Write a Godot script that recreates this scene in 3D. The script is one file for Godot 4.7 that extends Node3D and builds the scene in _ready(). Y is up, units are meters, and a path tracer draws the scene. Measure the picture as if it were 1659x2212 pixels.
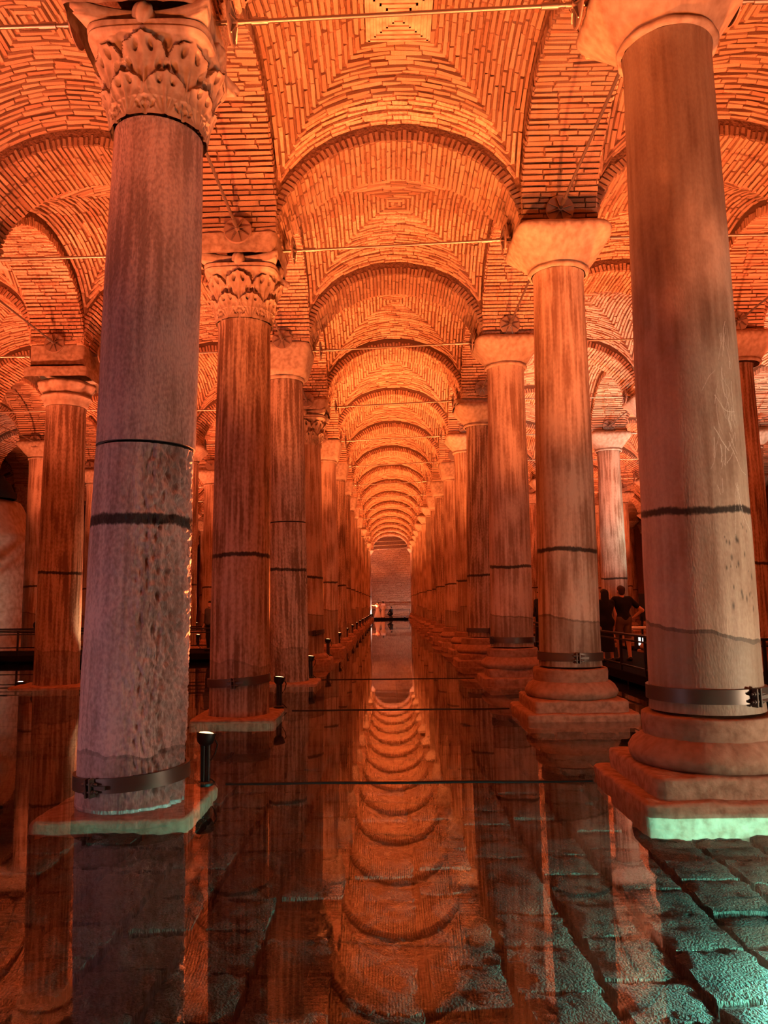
extends Node3D

# ---------------------------------------------------------------- layout (metres; water surface at y = 0, the aisle runs towards -z)
const S := 4.8            # spacing of the columns
const Z1 := 6.768         # distance of the first pair of columns
const A := 0.55           # half width of piers and arches
const HB := 1.85          # half clear span between piers
const RX := [-16.57, -11.77, -6.97, -2.17, 2.63, 7.43, 12.23, 17.03]
const NLAST := 16
const ORD := ["zeroth", "first", "second", "third", "fourth", "fifth", "sixth", "seventh", "eighth", "ninth", "tenth", "eleventh", "twelfth", "thirteenth", "fourteenth", "fifteenth", "sixteenth", "seventeenth"]

var M := {}
var cam: Camera3D
var cam_f := 1667.67
var rng := RandomNumberGenerator.new()
var cache := {}

# light levels
const LAMP_COLOR := Color(1.0, 0.51, 0.265)
const LAMP_ENERGY := 86.0
const LAMP_ANGLE := 43.0

func zc(n: float) -> float:
	return -(Z1 + (n - 1.0) * S)

# ---------------------------------------------------------------- mesh builder
class Bld:
	var v := PackedVector3Array()
	var n := PackedVector3Array()
	var c := PackedColorArray()
	var uv := PackedVector2Array()
	var idx := PackedInt32Array()

	func quad(a: Vector3, b: Vector3, d: Vector3, e: Vector3, col := Color.WHITE) -> void:
		var nn := (d - a).cross(b - a).normalized()
		if nn == Vector3.ZERO:
			nn = (e - a).cross(d - a).normalized()
		var k := v.size()
		v.append_array(PackedVector3Array([a, b, d, e]))
		n.append_array(PackedVector3Array([nn, nn, nn, nn]))
		c.append_array(PackedColorArray([col, col, col, col]))
		uv.append_array(PackedVector2Array([Vector2(0, 0), Vector2(1, 0), Vector2(1, 1), Vector2(0, 1)]))
		idx.append_array(PackedInt32Array([k, k + 1, k + 2, k, k + 2, k + 3]))

	# eight corners: 0-3 below (clockwise from above), 4-7 above
	func hexa(p: PackedVector3Array, col := Color.WHITE, with_bottom := true) -> void:
		quad(p[4], p[5], p[6], p[7], col)
		quad(p[0], p[1], p[5], p[4], col)
		quad(p[1], p[2], p[6], p[5], col)
		quad(p[2], p[3], p[7], p[6], col)
		quad(p[3], p[0], p[4], p[7], col)
		if with_bottom:
			quad(p[3], p[2], p[1], p[0], col)

	func box(centre: Vector3, size: Vector3, col := Color.WHITE, turn := Basis.IDENTITY, taper := 1.0) -> void:
		var h := size * 0.5
		var p := PackedVector3Array()
		for s in [[-1, h.y], [1, h.y]]:
			var y: float = s[0] * h.y
			var k := taper if s[0] > 0 else 1.0
			for q in [[-1, -1], [1, -1], [1, 1], [-1, 1]]:
				p.append(centre + turn * Vector3(q[0] * h.x * k, y, q[1] * h.z * k))
		hexa(p, col)

	# box with chamfered edges: three crossing slabs joined by their hull, built as a rounded superellipsoid-like grid
	func soft_box(centre: Vector3, size: Vector3, bevel: float, col := Color.WHITE, turn := Basis.IDENTITY) -> void:
		var h := size * 0.5
		var b := bevel
		# four rings: bottom inner, bottom outer, top outer, top inner
		var rings := [[-h.y, b], [-h.y + b, 0.0], [h.y - b, 0.0], [h.y, b]]
		var pts := []
		for r in rings:
			var x: float = h.x - r[1]
			var z: float = h.z - r[1]
			var q: float = b
			var ring := PackedVector3Array()
			for w in [[-x + q, -z], [x - q, -z], [x, -z + q], [x, z - q], [x - q, z], [-x + q, z], [-x, z - q], [-x, -z + q]]:
				ring.append(centre + turn * Vector3(w[0], r[0], w[1]))
			pts.append(ring)
		for i in 3:
			for k in 8:
				var k2 := (k + 1) % 8
				quad(pts[i][k], pts[i][k2], pts[i + 1][k2], pts[i + 1][k], col)
		for k in [0, 2, 4]:
			quad(pts[3][k], pts[3][(k + 1)], pts[3][(k + 2)], pts[3][0 if k else 7], col) if k == 0 else null
		_cap(pts[3], false, col)
		_cap(pts[0], true, col)

	func _cap(r: PackedVector3Array, down: bool, col: Color) -> void:
		for k in range(1, r.size() - 1, 1):
			if down:
				tri(r[0], r[k + 1], r[k], col)
			else:
				tri(r[0], r[k], r[k + 1], col)

	func tri(a: Vector3, b: Vector3, d: Vector3, col := Color.WHITE) -> void:
		var nn := (d - a).cross(b - a).normalized()
		var k := v.size()
		v.append_array(PackedVector3Array([a, b, d]))
		n.append_array(PackedVector3Array([nn, nn, nn]))
		c.append_array(PackedColorArray([col, col, col]))
		uv.append_array(PackedVector2Array([Vector2(0, 0), Vector2(1, 0), Vector2(1, 1)]))
		idx.append_array(PackedInt32Array([k, k + 1, k + 2]))

	# smooth surface over a grid of points, rows of equal length; centre tells which side is inside
	func sheet(rows: Array, wrap := false, flip := false, cols = null, col := Color.WHITE) -> void:
		var nv := rows.size()
		var nu: int = rows[0].size()
		var base := v.size()
		var nn := PackedVector3Array()
		nn.resize(nv * nu)
		for j in nv:
			var r: PackedVector3Array = rows[j]
			v.append_array(r)
			for i in nu:
				uv.append(Vector2(float(i) / (nu - 1), float(j) / (nv - 1)))
				c.append(cols[j][i] if cols != null else col)
		for j in nv - 1:
			var r0: PackedVector3Array = rows[j]
			var r1: PackedVector3Array = rows[j + 1]
			for i in nu - 1:
				var a := r0[i]
				var b := r0[i + 1]
				var d := r1[i + 1]
				var e := r1[i]
				var f := (d - a).cross(b - e)
				if flip:
					f = -f
				var k := j * nu + i
				nn[k] += f
				nn[k + 1] += f
				nn[k + nu] += f
				nn[k + nu + 1] += f
				k += base
				if flip:
					idx.append_array(PackedInt32Array([k, k + nu + 1, k + 1, k, k + nu, k + nu + 1]))
				else:
					idx.append_array(PackedInt32Array([k, k + 1, k + nu + 1, k, k + nu + 1, k + nu]))
		if wrap:
			for j in nv:
				var t := nn[j * nu] + nn[j * nu + nu - 1]
				nn[j * nu] = t
				nn[j * nu + nu - 1] = t
		for k in nn.size():
			nn[k] = nn[k].normalized()
		n.append_array(nn)

	# lathe about the y axis: profile of Vector2(radius, y), from below to above
	func lathe(profile: Array, seg := 24, at := Vector3.ZERO, turn := Basis.IDENTITY, col := Color.WHITE) -> void:
		var rows := []
		for p in profile:
			var r := PackedVector3Array()
			for i in seg + 1:
				var t := TAU * i / seg
				r.append(at + turn * Vector3(sin(t) * p.x, p.y, -cos(t) * p.x))
			rows.append(r)
		sheet(rows, true, false, null, col)

	# hard-edged lathe: every band its own normals
	func lathe_hard(profile: Array, seg := 24, at := Vector3.ZERO, turn := Basis.IDENTITY, col := Color.WHITE) -> void:
		for k in profile.size() - 1:
			lathe([profile[k], profile[k + 1]], seg, at, turn, col)

	func tube(path: Array, r: float, seg := 8, col := Color.WHITE) -> void:
		var rows := []
		for k in path.size():
			var d: Vector3 = (path[min(k + 1, path.size() - 1)] - path[max(k - 1, 0)]).normalized()
			var x := d.cross(Vector3.UP if absf(d.y) < 0.9 else Vector3.RIGHT).normalized()
			var y := x.cross(d)
			var row := PackedVector3Array()
			for i in seg + 1:
				var t := TAU * i / seg
				row.append(path[k] + (x * cos(t) + y * sin(t)) * r)
			rows.append(row)
		sheet(rows, true, false, null, col)
		for e in [0, path.size() - 1]:
			var row: PackedVector3Array = rows[e]
			for i in range(1, seg - 1):
				if e == 0:
					tri(row[0], row[i + 1], row[i], col)
				else:
					tri(row[0], row[i], row[i + 1], col)

	func add(o: Bld) -> void:
		var k := v.size()
		v.append_array(o.v)
		n.append_array(o.n)
		c.append_array(o.c)
		uv.append_array(o.uv)
		for i in o.idx:
			idx.append(i + k)

	func mesh(mat: Material = null) -> ArrayMesh:
		var a := []
		a.resize(Mesh.ARRAY_MAX)
		a[Mesh.ARRAY_VERTEX] = v
		a[Mesh.ARRAY_NORMAL] = n
		a[Mesh.ARRAY_COLOR] = c
		a[Mesh.ARRAY_TEX_UV] = uv
		a[Mesh.ARRAY_INDEX] = idx
		var m := ArrayMesh.new()
		m.add_surface_from_arrays(Mesh.PRIMITIVE_TRIANGLES, a)
		if mat:
			m.surface_set_material(0, mat)
		return m

# ---------------------------------------------------------------- nodes
var taken := {}

func numbered(called: String) -> String:
	taken[called] = taken.get(called, -1) + 1
	return called if taken[called] == 0 else "%s_%03d" % [called, taken[called]]

func tag(o: Node, label: String, category := "", group := "", kind := "") -> Node:
	if label: o.set_meta("label", label)
	if category: o.set_meta("category", category)
	if group: o.set_meta("group", group)
	if kind: o.set_meta("kind", kind)
	return o

func thing(called: String, label: String, category: String, at := Vector3.ZERO, turn := 0.0, group := "", kind := "") -> Node3D:
	var o := Node3D.new()
	o.name = numbered(called)
	add_child(o)
	o.position = at
	o.rotation.y = turn
	tag(o, label, category, group, kind)
	return o

func part(called: String, mesh: Mesh, parent: Node, mat: Material = null, at := Transform3D.IDENTITY) -> MeshInstance3D:
	var o := MeshInstance3D.new()
	o.name = called
	o.mesh = mesh
	if mat:
		o.material_override = mat
	o.transform = at
	o.cast_shadow = GeometryInstance3D.SHADOW_CASTING_SETTING_ON
	if parent == self:
		o.name = numbered(called)
		add_child(o)
	else:
		parent.add_child(o, true)
	return o

# ---------------------------------------------------------------- materials
func noise_tex(freq: float, seed_: int, octaves := 4, size := 512, normal := false, type := FastNoiseLite.TYPE_SIMPLEX_SMOOTH) -> NoiseTexture2D:
	var f := FastNoiseLite.new()
	f.noise_type = type
	f.seed = seed_
	f.frequency = freq
	f.fractal_octaves = octaves
	var t := NoiseTexture2D.new()
	t.width = size
	t.height = size
	t.seamless = true
	t.noise = f
	t.as_normal_map = normal
	return t

func ramped(t: NoiseTexture2D, cols: Array, offs: Array) -> NoiseTexture2D:
	var g := Gradient.new()
	g.colors = PackedColorArray(cols)
	g.offsets = PackedFloat32Array(offs)
	t.color_ramp = g
	return t

func mat(col: Color, rough := 0.8, metal := 0.0) -> StandardMaterial3D:
	var m := StandardMaterial3D.new()
	m.albedo_color = col
	m.roughness = rough
	m.metallic = metal
	return m

func triplanar(m: StandardMaterial3D, scale: float) -> StandardMaterial3D:
	m.uv1_triplanar = true
	m.uv1_scale = Vector3.ONE * scale
	return m

func make_materials() -> void:
	var coarse := noise_tex(0.02, 3, 5)
	var pitted := noise_tex(0.035, 8, 5)
	var mottled := ramped(noise_tex(0.018, 21, 5), [Color(0.80, 0.76, 0.73), Color(0.92, 0.90, 0.89), Color(1, 1, 1)], [0.2, 0.5, 0.8])

	var b := mat(Color(1, 1, 1), 0.92)
	b.vertex_color_use_as_albedo = true
	b.albedo_texture = mottled
	b.heightmap_enabled = true
	b.heightmap_texture = pitted
	b.heightmap_scale = 0.8
	b.metallic_specular = 0.2
	M.brick = triplanar(b, 1.6)

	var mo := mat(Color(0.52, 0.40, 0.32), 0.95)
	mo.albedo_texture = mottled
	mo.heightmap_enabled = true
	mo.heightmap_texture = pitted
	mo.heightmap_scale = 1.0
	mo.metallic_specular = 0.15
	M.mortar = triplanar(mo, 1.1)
	# the same brick and mortar far off, where the grain cannot be seen
	var bf := mat(Color(0.92, 0.90, 0.89), 0.92)
	bf.vertex_color_use_as_albedo = true
	bf.metallic_specular = 0.2
	M.brick_far = bf
	M.mortar_far = mat(Color(0.48, 0.37, 0.295), 0.95)
	M.mortar_far.metallic_specular = 0.15

	var st := mat(Color(0.74, 0.66, 0.59), 0.72)
	st.albedo_texture = mottled
	st.heightmap_enabled = true
	st.heightmap_texture = coarse
	st.heightmap_scale = 0.3
	st.metallic_specular = 0.3
	M.stone = triplanar(st, 0.8)

	var bs := mat(Color(0.66, 0.52, 0.44), 0.85)
	bs.albedo_texture = mottled
	bs.heightmap_enabled = true
	bs.heightmap_texture = pitted
	bs.heightmap_scale = 0.5
	bs.metallic_specular = 0.3
	M.base = triplanar(bs, 0.9)

	var pv := mat(Color(0.24, 0.235, 0.21), 0.85)
	pv.albedo_texture = mottled
	pv.heightmap_enabled = true
	pv.heightmap_texture = noise_tex(0.03, 14, 6)
	pv.heightmap_scale = 3.0
	pv.metallic_specular = 0.3
	M.paver = triplanar(pv, 1.3)

	var fl := mat(Color(0.10, 0.085, 0.075), 0.95)
	fl.heightmap_enabled = true
	fl.heightmap_texture = pitted
	fl.heightmap_scale = 2.0
	M.bed = triplanar(fl, 0.7)

	var pl := mat(Color(0.74, 0.66, 0.58), 0.9)
	pl.albedo_texture = mottled
	M.plaster = triplanar(pl, 0.35)

	M.steel = mat(Color(0.62, 0.56, 0.52), 0.38, 0.85)
	M.strap = mat(Color(0.36, 0.30, 0.27), 0.42, 0.55)
	M.plate = mat(Color(0.58, 0.48, 0.42), 0.6, 0.25)
	M.black = mat(Color(0.05, 0.045, 0.045), 0.5)
	M.rail = mat(Color(0.07, 0.05, 0.045), 0.45, 0.3)
	M.deck = mat(Color(0.07, 0.045, 0.04), 0.95)
	M.deck.metallic_specular = 0.15
	M.cable = mat(Color(0.03, 0.025, 0.025), 0.7)
	M.matt_black = mat(Color(0.10, 0.08, 0.07), 0.95)  # flat black for the pointed shape on the plastered pier
	M.seam = mat(Color(0.16, 0.12, 0.10), 0.95)

	var w := mat(Color(0.16, 0.08, 0.05, 0.08), 0.02)
	w.transparency = BaseMaterial3D.TRANSPARENCY_ALPHA
	w.metallic_specular = 0.5
	w.normal_enabled = true
	w.normal_texture = noise_tex(0.012, 33, 3, 512, true)
	w.normal_scale = 0.003
	M.water = triplanar(w, 0.35)

	var lens := mat(Color(1.0, 0.85, 0.6), 0.3)
	lens.emission_enabled = true
	lens.emission = Color(1.0, 0.80, 0.52)
	lens.emission_energy_multiplier = 4.0
	M.lens = lens
	var white := mat(Color(1, 1, 1), 0.3)
	white.emission_enabled = true
	white.emission = Color(1.0, 0.95, 0.9)
	white.emission_energy_multiplier = 3.0
	M.white_lens = white
	var teal := mat(Color(0.6, 1.0, 0.9), 0.3)
	teal.emission_enabled = true
	teal.emission = Color(0.4, 1.0, 0.85)
	teal.emission_energy_multiplier = 2.0
	M.teal_lens = teal

# vertical streaks, blotches, the old water-line stain, a darker foot
func shaft_texture(seed_: int, w: int, h: int, base: Color, dark: Color, o := {}) -> ImageTexture:
	var f := FastNoiseLite.new()
	f.noise_type = FastNoiseLite.TYPE_SIMPLEX_SMOOTH
	f.seed = seed_
	f.frequency = 0.055
	f.fractal_octaves = 5
	var streak := f.get_seamless_image(512, 80)
	streak.resize(w, h, Image.INTERPOLATE_CUBIC)
	f.seed = seed_ + 1
	f.frequency = 3.0 / 128.0
	var blot := f.get_seamless_image(128, 256)
	blot.resize(w, h, Image.INTERPOLATE_CUBIC)
	f.seed = seed_ + 2
	f.frequency = 0.09
	f.fractal_octaves = 3
	var fine := f.get_seamless_image(512, 512)
	var a := streak.get_data()
	var b := blot.get_data()
	var e := fine.get_data()
	var out := PackedByteArray()
	out.resize(w * h * 3)
	var ring: float = o.get("ring", 2.33)
	var tide: float = o.get("tide", 1.3)
	var slope: float = o.get("slope", 0.1)
	var low: float = o.get("low", 0.80)
	var ks: float = o.get("streaks", 1.0)
	var kb: float = o.get("blotches", 0.7)
	var kf: float = o.get("grain", 0.25)
	var at := 0
	for y in h:
		var hh := 8.0 * (1.0 - (y + 0.5) / h)
		for x in w:
			var p := y * w + x
			var sn := a[p] / 255.0
			var bn := b[p] / 255.0
			var fn := e[(y % 512) * 512 + (x % 512)] / 255.0
			var u := float(x) / w
			var t := clampf((sn - 0.5) * 1.15 * ks + (sn - 0.45) * (bn - 0.4) * 2.2 * ks + (bn - 0.5) * 1.3 * kb + (fn - 0.5) * 1.8 * kf + 0.42, 0.0, 1.0)
			var k := 1.0
			var rd := absf(hh - ring + (bn - 0.5) * 0.05)
			var rw := float(o.get("ring_width", 0.018)) + (fn - 0.5) * 0.02
			if rd < rw + 0.02:
				k = lerpf(0.34, 1.0, clampf((rd - rw) / 0.02, 0.0, 1.0))
			var line := tide + slope * sin((u - 0.5) * PI) + (bn - 0.5) * 0.14
			if hh < line:
				k *= low
				if hh > line - 0.03:
					k *= float(o.get("edge", 0.93))
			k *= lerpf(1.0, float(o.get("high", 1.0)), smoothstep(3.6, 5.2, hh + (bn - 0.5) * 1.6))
			out[at] = int(clampf(lerpf(base.r, dark.r, t) * k, 0, 1) * 255)
			out[at + 1] = int(clampf(lerpf(base.g, dark.g, t) * k, 0, 1) * 255)
			out[at + 2] = int(clampf(lerpf(base.b, dark.b, t) * k, 0, 1) * 255)
			at += 3
	var im := Image.create_from_data(w, h, false, Image.FORMAT_RGB8, out)
	if o.has("veins"):   # pale calcite scratches
		var r := RandomNumberGenerator.new()
		r.seed = 77
		for k in 46:
			var hy := r.randf_range(2.5, 3.95)
			var ux: float = o.veins + r.randf_range(-0.045, 0.045) * (0.5 + (3.95 - hy) * 0.5) + (3.95 - hy) * 0.012
			var d := Vector2(r.randf_range(-0.5, 0.5), r.randf_range(0.4, 1.0))
			var px := Vector2(ux * w, (1.0 - hy / 8.0) * h)
			var wide := 2 if r.randf() < 0.3 else 1
			for s in r.randi_range(20, 80):
				d = d.rotated(r.randf_range(-0.09, 0.10))
				px += d * 1.2
				for q in wide:
					var ix := clampi(int(px.x) + q, 0, w - 1)
					var iy := clampi(int(px.y), 0, h - 1)
					im.set_pixel(ix, iy, im.get_pixel(ix, iy).lerp(Color(0.95, 0.90, 0.85), 0.7))
	if o.has("smudge"):  # dark blotches of dirt below the old water line
		var r := RandomNumberGenerator.new()
		r.seed = 99
		for k in 26:
			var px := Vector2((o.smudge + r.randf_range(-0.05, 0.05)) * w, (1.0 - r.randf_range(1.5, 2.25) / 8.0) * h)
			var rad := r.randf_range(2.0, 7.0)
			for yy in range(-9, 10):
				for xx in range(-7, 8):
					var q := Vector2(xx * 1.4, yy * 0.8).length() / rad
					if q < 1.0:
						var ix := clampi(int(px.x) + xx, 0, w - 1)
						var iy := clampi(int(px.y) + yy, 0, h - 1)
						im.set_pixel(ix, iy, im.get_pixel(ix, iy).darkened(0.45 * (1.0 - q)))
	return ImageTexture.create_from_image(im)

func shaft_material(tex: ImageTexture, bump: float, tint := Color.WHITE) -> StandardMaterial3D:
	var m := mat(tint, 0.55)
	m.albedo_texture = tex
	m.metallic_specular = 0.35
	if not cache.has("shaft_bump"):
		cache.shaft_bump = noise_tex(0.12, 51, 4, 1024)
	m.heightmap_enabled = true
	m.heightmap_texture = cache.shaft_bump
	m.heightmap_scale = bump
	return m

# ---------------------------------------------------------------- camera, light
func _ready() -> void:
	rng.seed = 4
	setup_camera_and_light()
	make_materials()
	make_shaft_materials()
	make_bricks()
	build_shell()
	build_vaults()
	build_floor()
	build_columns()
	build_rods()
	build_lamps()
	build_walkways()
	build_people()

func setup_camera_and_light() -> void:
	cam = Camera3D.new()
	cam.name = "camera"
	cam.fov = rad_to_deg(2.0 * atan(1106.0 / cam_f))
	cam.near = 0.05
	cam.far = 200.0
	var p := 0.1184
	var yw := -0.0048
	var r := -0.0134
	var f := Vector3(sin(yw) * cos(p), sin(p), -cos(yw) * cos(p))
	var rt := Vector3(cos(yw), 0, sin(yw))
	var up := rt.cross(f)
	var r2 := rt * cos(r) + up * sin(r)
	var u2 := up * cos(r) - rt * sin(r)
	cam.transform = Transform3D(Basis(r2, u2, -f), Vector3(0, 1.598, 0))
	add_child(cam)
	cam.current = true
	var env := Environment.new()
	env.background_mode = Environment.BG_COLOR
	env.background_color = Color.BLACK
	env.tonemap_mode = Environment.TONE_MAPPER_LINEAR
	env.tonemap_exposure = 1.0
	env.sdfgi_enabled = true
	env.ssao_enabled = true
	env.ssil_enabled = true
	var we := WorldEnvironment.new()
	we.name = "environment"
	we.environment = env
	add_child(we)

func pixel(p: Vector3) -> Vector3:     # picture coordinates and depth of a point, to choose which bricks show largest
	var q := cam.transform.affine_inverse() * p
	if q.z > -0.1:
		return Vector3(-1e6, -1e6, 1e6)
	return Vector3(829.5 + cam_f * q.x / -q.z, 1106.0 - cam_f * q.y / -q.z, -q.z)

# ---------------------------------------------------------------- bricks
var unit := []            # corner sets of the brick variants: x length, y proud, z thickness, within +-0.5
var unit_mesh := []
var tones := []

func make_bricks() -> void:
	for k in 8:
		var p := PackedVector3Array()
		for y in [0.0, 1.0]:
			for q in [[-1, -1], [1, -1], [1, 1], [-1, 1]]:
				var t := 0.5 if y == 0.0 else 0.47
				var t2 := 0.5 if y == 0.0 else 0.40
				p.append(Vector3(q[0] * t + rng.randf_range(-0.03, 0.03), y + (rng.randf_range(-0.35, 0.2) if y > 0 else 0.0), q[1] * t2 + rng.randf_range(-0.09, 0.09)))
		unit.append(p)
		var t: float = [1.0, 0.95, 1.04, 0.88, 0.98, 1.06, 0.80, 0.94][k]
		var col := Color(0.66 * t, 0.43 * t, 0.29 * t)
		if k == 2 or k == 5:
			col = Color(0.69, 0.49, 0.34)
		if k == 6:
			col = Color(0.54, 0.32, 0.21)
		tones.append(col)
		var b := Bld.new()
		b.hexa(p, col, false)
		unit_mesh.append(b.mesh(M.brick))

func bake(list: Array, b: Bld) -> void:
	for e in list:
		var t: Transform3D = e[0]
		b.hexa(t * (unit[e[1]] as PackedVector3Array), tones[e[1]], false)

func brick_at(mid: Vector3, along: Vector3, out: Vector3, size: Vector3) -> Array:
	var x := along.normalized()
	var y := (out - x * out.dot(x)).normalized()
	var z := x.cross(y)
	return [Transform3D(Basis(x * size.x, y * size.y, z * size.z), mid), rng.randi() % 8]

# pitched-brick groin vault over one bay; local centre at the middle of the bay
func web_h(u: float, v: float) -> float:
	var a := minf(absf(u), absf(v))
	var m := maxf(absf(u), absf(v))
	return 7.5 + 1.38 * sqrt(maxf(0.0, 1.0 - 0.96 * a * a)) + 0.35 * (1.0 - m * m)

func web_p(u: float, v: float) -> Vector3:
	return Vector3(u * HB, web_h(u, v), v * HB)

func web_bed() -> ArrayMesh:
	var b := Bld.new()
	for s in 4:                     # each quarter from the rim to the middle
		var rot := Basis(Vector3.UP, s * PI / 2)
		var rows := []
		for j in 17:
			var v := 1.02 - j / 16.0 * 1.02
			var r := PackedVector3Array()
			for i in 25:
				var u := (i / 24.0 * 2.0 - 1.0) * v
				r.append(rot * web_p(u, v))
			rows.append(r)
		b.sheet(rows, false, false)
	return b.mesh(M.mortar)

func web_bricks(seed_: int) -> Array:
	rng.seed = seed_
	var out := []
	var pitch := 0.084
	for s in 4:
		var rot := Basis(Vector3.UP, s * PI / 2)
		var v := 1.0 - 0.03
		while v > 0.03:
			var u := -v
			var vj := v + rng.randf_range(-0.004, 0.004)
			while u < v - 0.01:
				var slope := (web_p(u + 0.01, vj) - web_p(u, vj)).length() / 0.01
				var du := rng.randf_range(0.20, 0.46) / maxf(slope, 0.5)
				var u2 := minf(u + du, v)
				if v - u2 < 0.04:
					u2 = v
				var a := web_p(u, vj)
				var b := web_p(u2, vj)
				var w := web_p((u + u2) * 0.5, vj)
				var inn := web_p((u + u2) * 0.5, vj - 0.02)
				var nn := (b - a).cross(inn - w).normalized()
				if nn.y > 0.0:
					nn = -nn
				var len_ := (b - a).length()
				var mid := (a + b) * 0.5 + nn * 0.002 + (w - inn).normalized() * rng.randf_range(-0.006, 0.006)
				if len_ > 0.03:
					out.append(brick_at(rot * mid, rot * (b - a), rot * nn, Vector3(maxf(len_ - 0.005, 0.03), rng.randf_range(0.020, 0.052), 0.060 + rng.randf_range(-0.010, 0.010))))
				u = u2
			v -= pitch * rng.randf_range(0.92, 1.08) / HB / (1.0 if v < 0.7 else 1.05)
	return out

# arch: spans along x between piers at +-HB, width 2A along z
func arch_p(t: float) -> Vector3:
	return Vector3(-HB * cos(t), 7.15 + 1.47 * sin(t), 0)

func arch_body() -> ArrayMesh:
	var b := Bld.new()
	var rows := [PackedVector3Array(), PackedVector3Array()]
	var f0 := [PackedVector3Array(), PackedVector3Array()]
	var f1 := [PackedVector3Array(), PackedVector3Array()]
	for i in 41:
		var p := arch_p(PI * i / 40.0)
		rows[0].append(p + Vector3(0, 0, -A))
		rows[1].append(p + Vector3(0, 0, A))
		f0[0].append(p + Vector3(0, 0, A))
		f0[1].append(Vector3(p.x, 9.75, A))
		f1[0].append(p + Vector3(0, 0, -A))
		f1[1].append(Vector3(p.x, 9.75, -A))
	b.sheet(rows, false, false)
	b.sheet(f0, false, true)
	b.sheet(f1, false, false)
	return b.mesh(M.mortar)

func arch_bricks(seed_: int) -> Array:
	rng.seed = seed_
	var out := []
	var t := 0.012
	while t < PI - 0.012:
		var p := arch_p(t)
		var tan_ := (arch_p(t + 0.01) - arch_p(t - 0.01))
		var slope := tan_.length() / 0.02
		tan_ = tan_.normalized()
		var nn := Vector3(tan_.y, -tan_.x, 0)          # towards the opening
		var z := -A - rng.randf_range(-0.01, 0.03)
		var end := A + rng.randf_range(-0.01, 0.03)
		var th := 0.060 + rng.randf_range(-0.006, 0.008)
		while z < end - 0.02:
			var l := rng.randf_range(0.24, 0.5)
			var z2 := minf(z + l, end)
			if end - z2 < 0.1:
				z2 = end
			out.append(brick_at(p + Vector3(0, 0, (z + z2) * 0.5), Vector3(0, 0, 1), nn, Vector3(z2 - z - 0.005, rng.randf_range(0.018, 0.050), th)))
			z = z2
		for s in [-1.0, 1.0]:                           # voussoir heads on the two faces
			var l2 := rng.randf_range(0.13, 0.18)
			var out_n := Vector3(0, 0, s)
			var q := p - nn * (l2 * 0.5 - 0.02) + out_n * (A - 0.005)
			out.append(brick_at(q, nn, out_n, Vector3(l2, rng.randf_range(0.012, 0.034), th * 0.95)))
		t += 0.080 * rng.randf_range(0.93, 1.07) / slope
	return out

func in_view(list: Array, at: Transform3D, most: int) -> Array:    # [shown singly, rest]
	var scored := []
	for k in list.size():
		var e = list[k]
		var t: Transform3D = at * (e[0] as Transform3D)
		var px := pixel(t.origin)
		var s := 1e6
		if px.x > -30 and px.x < 1690 and px.y > -30 and px.y < 2240:
			var facing := t.basis.y.normalized().dot((cam.position - t.origin).normalized())
			s = px.z if facing > 0.02 else 1e5
		scored.append([s, k])
	scored.sort_custom(func(a, b): return a[0] < b[0])
	var first := []
	var rest := []
	for k in scored.size():
		if k < most and scored[k][0] < 1e5:
			first.append(list[scored[k][1]])
		else:
			rest.append(list[scored[k][1]])
	return [first, rest]

var brick_sets := {}

func brick_piece(root: Node3D, kind: String, variant: int, singles: int, far := false) -> void:
	var key := "%s%d" % [kind, variant]
	if not brick_sets.has(key):
		var l: Array = web_bricks(100 + variant) if kind == "web" else arch_bricks(200 + variant)
		var b := Bld.new()
		bake(l, b)
		brick_sets[key] = [l, b.mesh(M.brick)]
	var set_: Array = brick_sets[key]
	if singles == 0:
		tag(part("brickwork", set_[1], root, M.brick_far if far else null), "", "", "", "stuff")
		return
	var two := in_view(set_[0], root.transform, singles)
	for e in two[0]:
		part("brick", unit_mesh[e[1]], root, null, e[0])
	var b := Bld.new()
	bake(two[1], b)
	if two[1].size():
		tag(part("brickwork", b.mesh(M.brick), root), "", "", "", "stuff")

func bay_words(i: int) -> String:      # i: index of the row at the left of the bay
	var k := i - 3
	if k == 0:
		return "the central aisle"
	return "the %s aisle %s of the central one" % [ORD[absi(k)], "left" if k < 0 else "right"]

func row_words(i: int) -> String:
	return "%s row %s of the aisle" % [ORD[4 - i] if i < 4 else ORD[i - 3], "left" if i < 4 else "right"]

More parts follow.
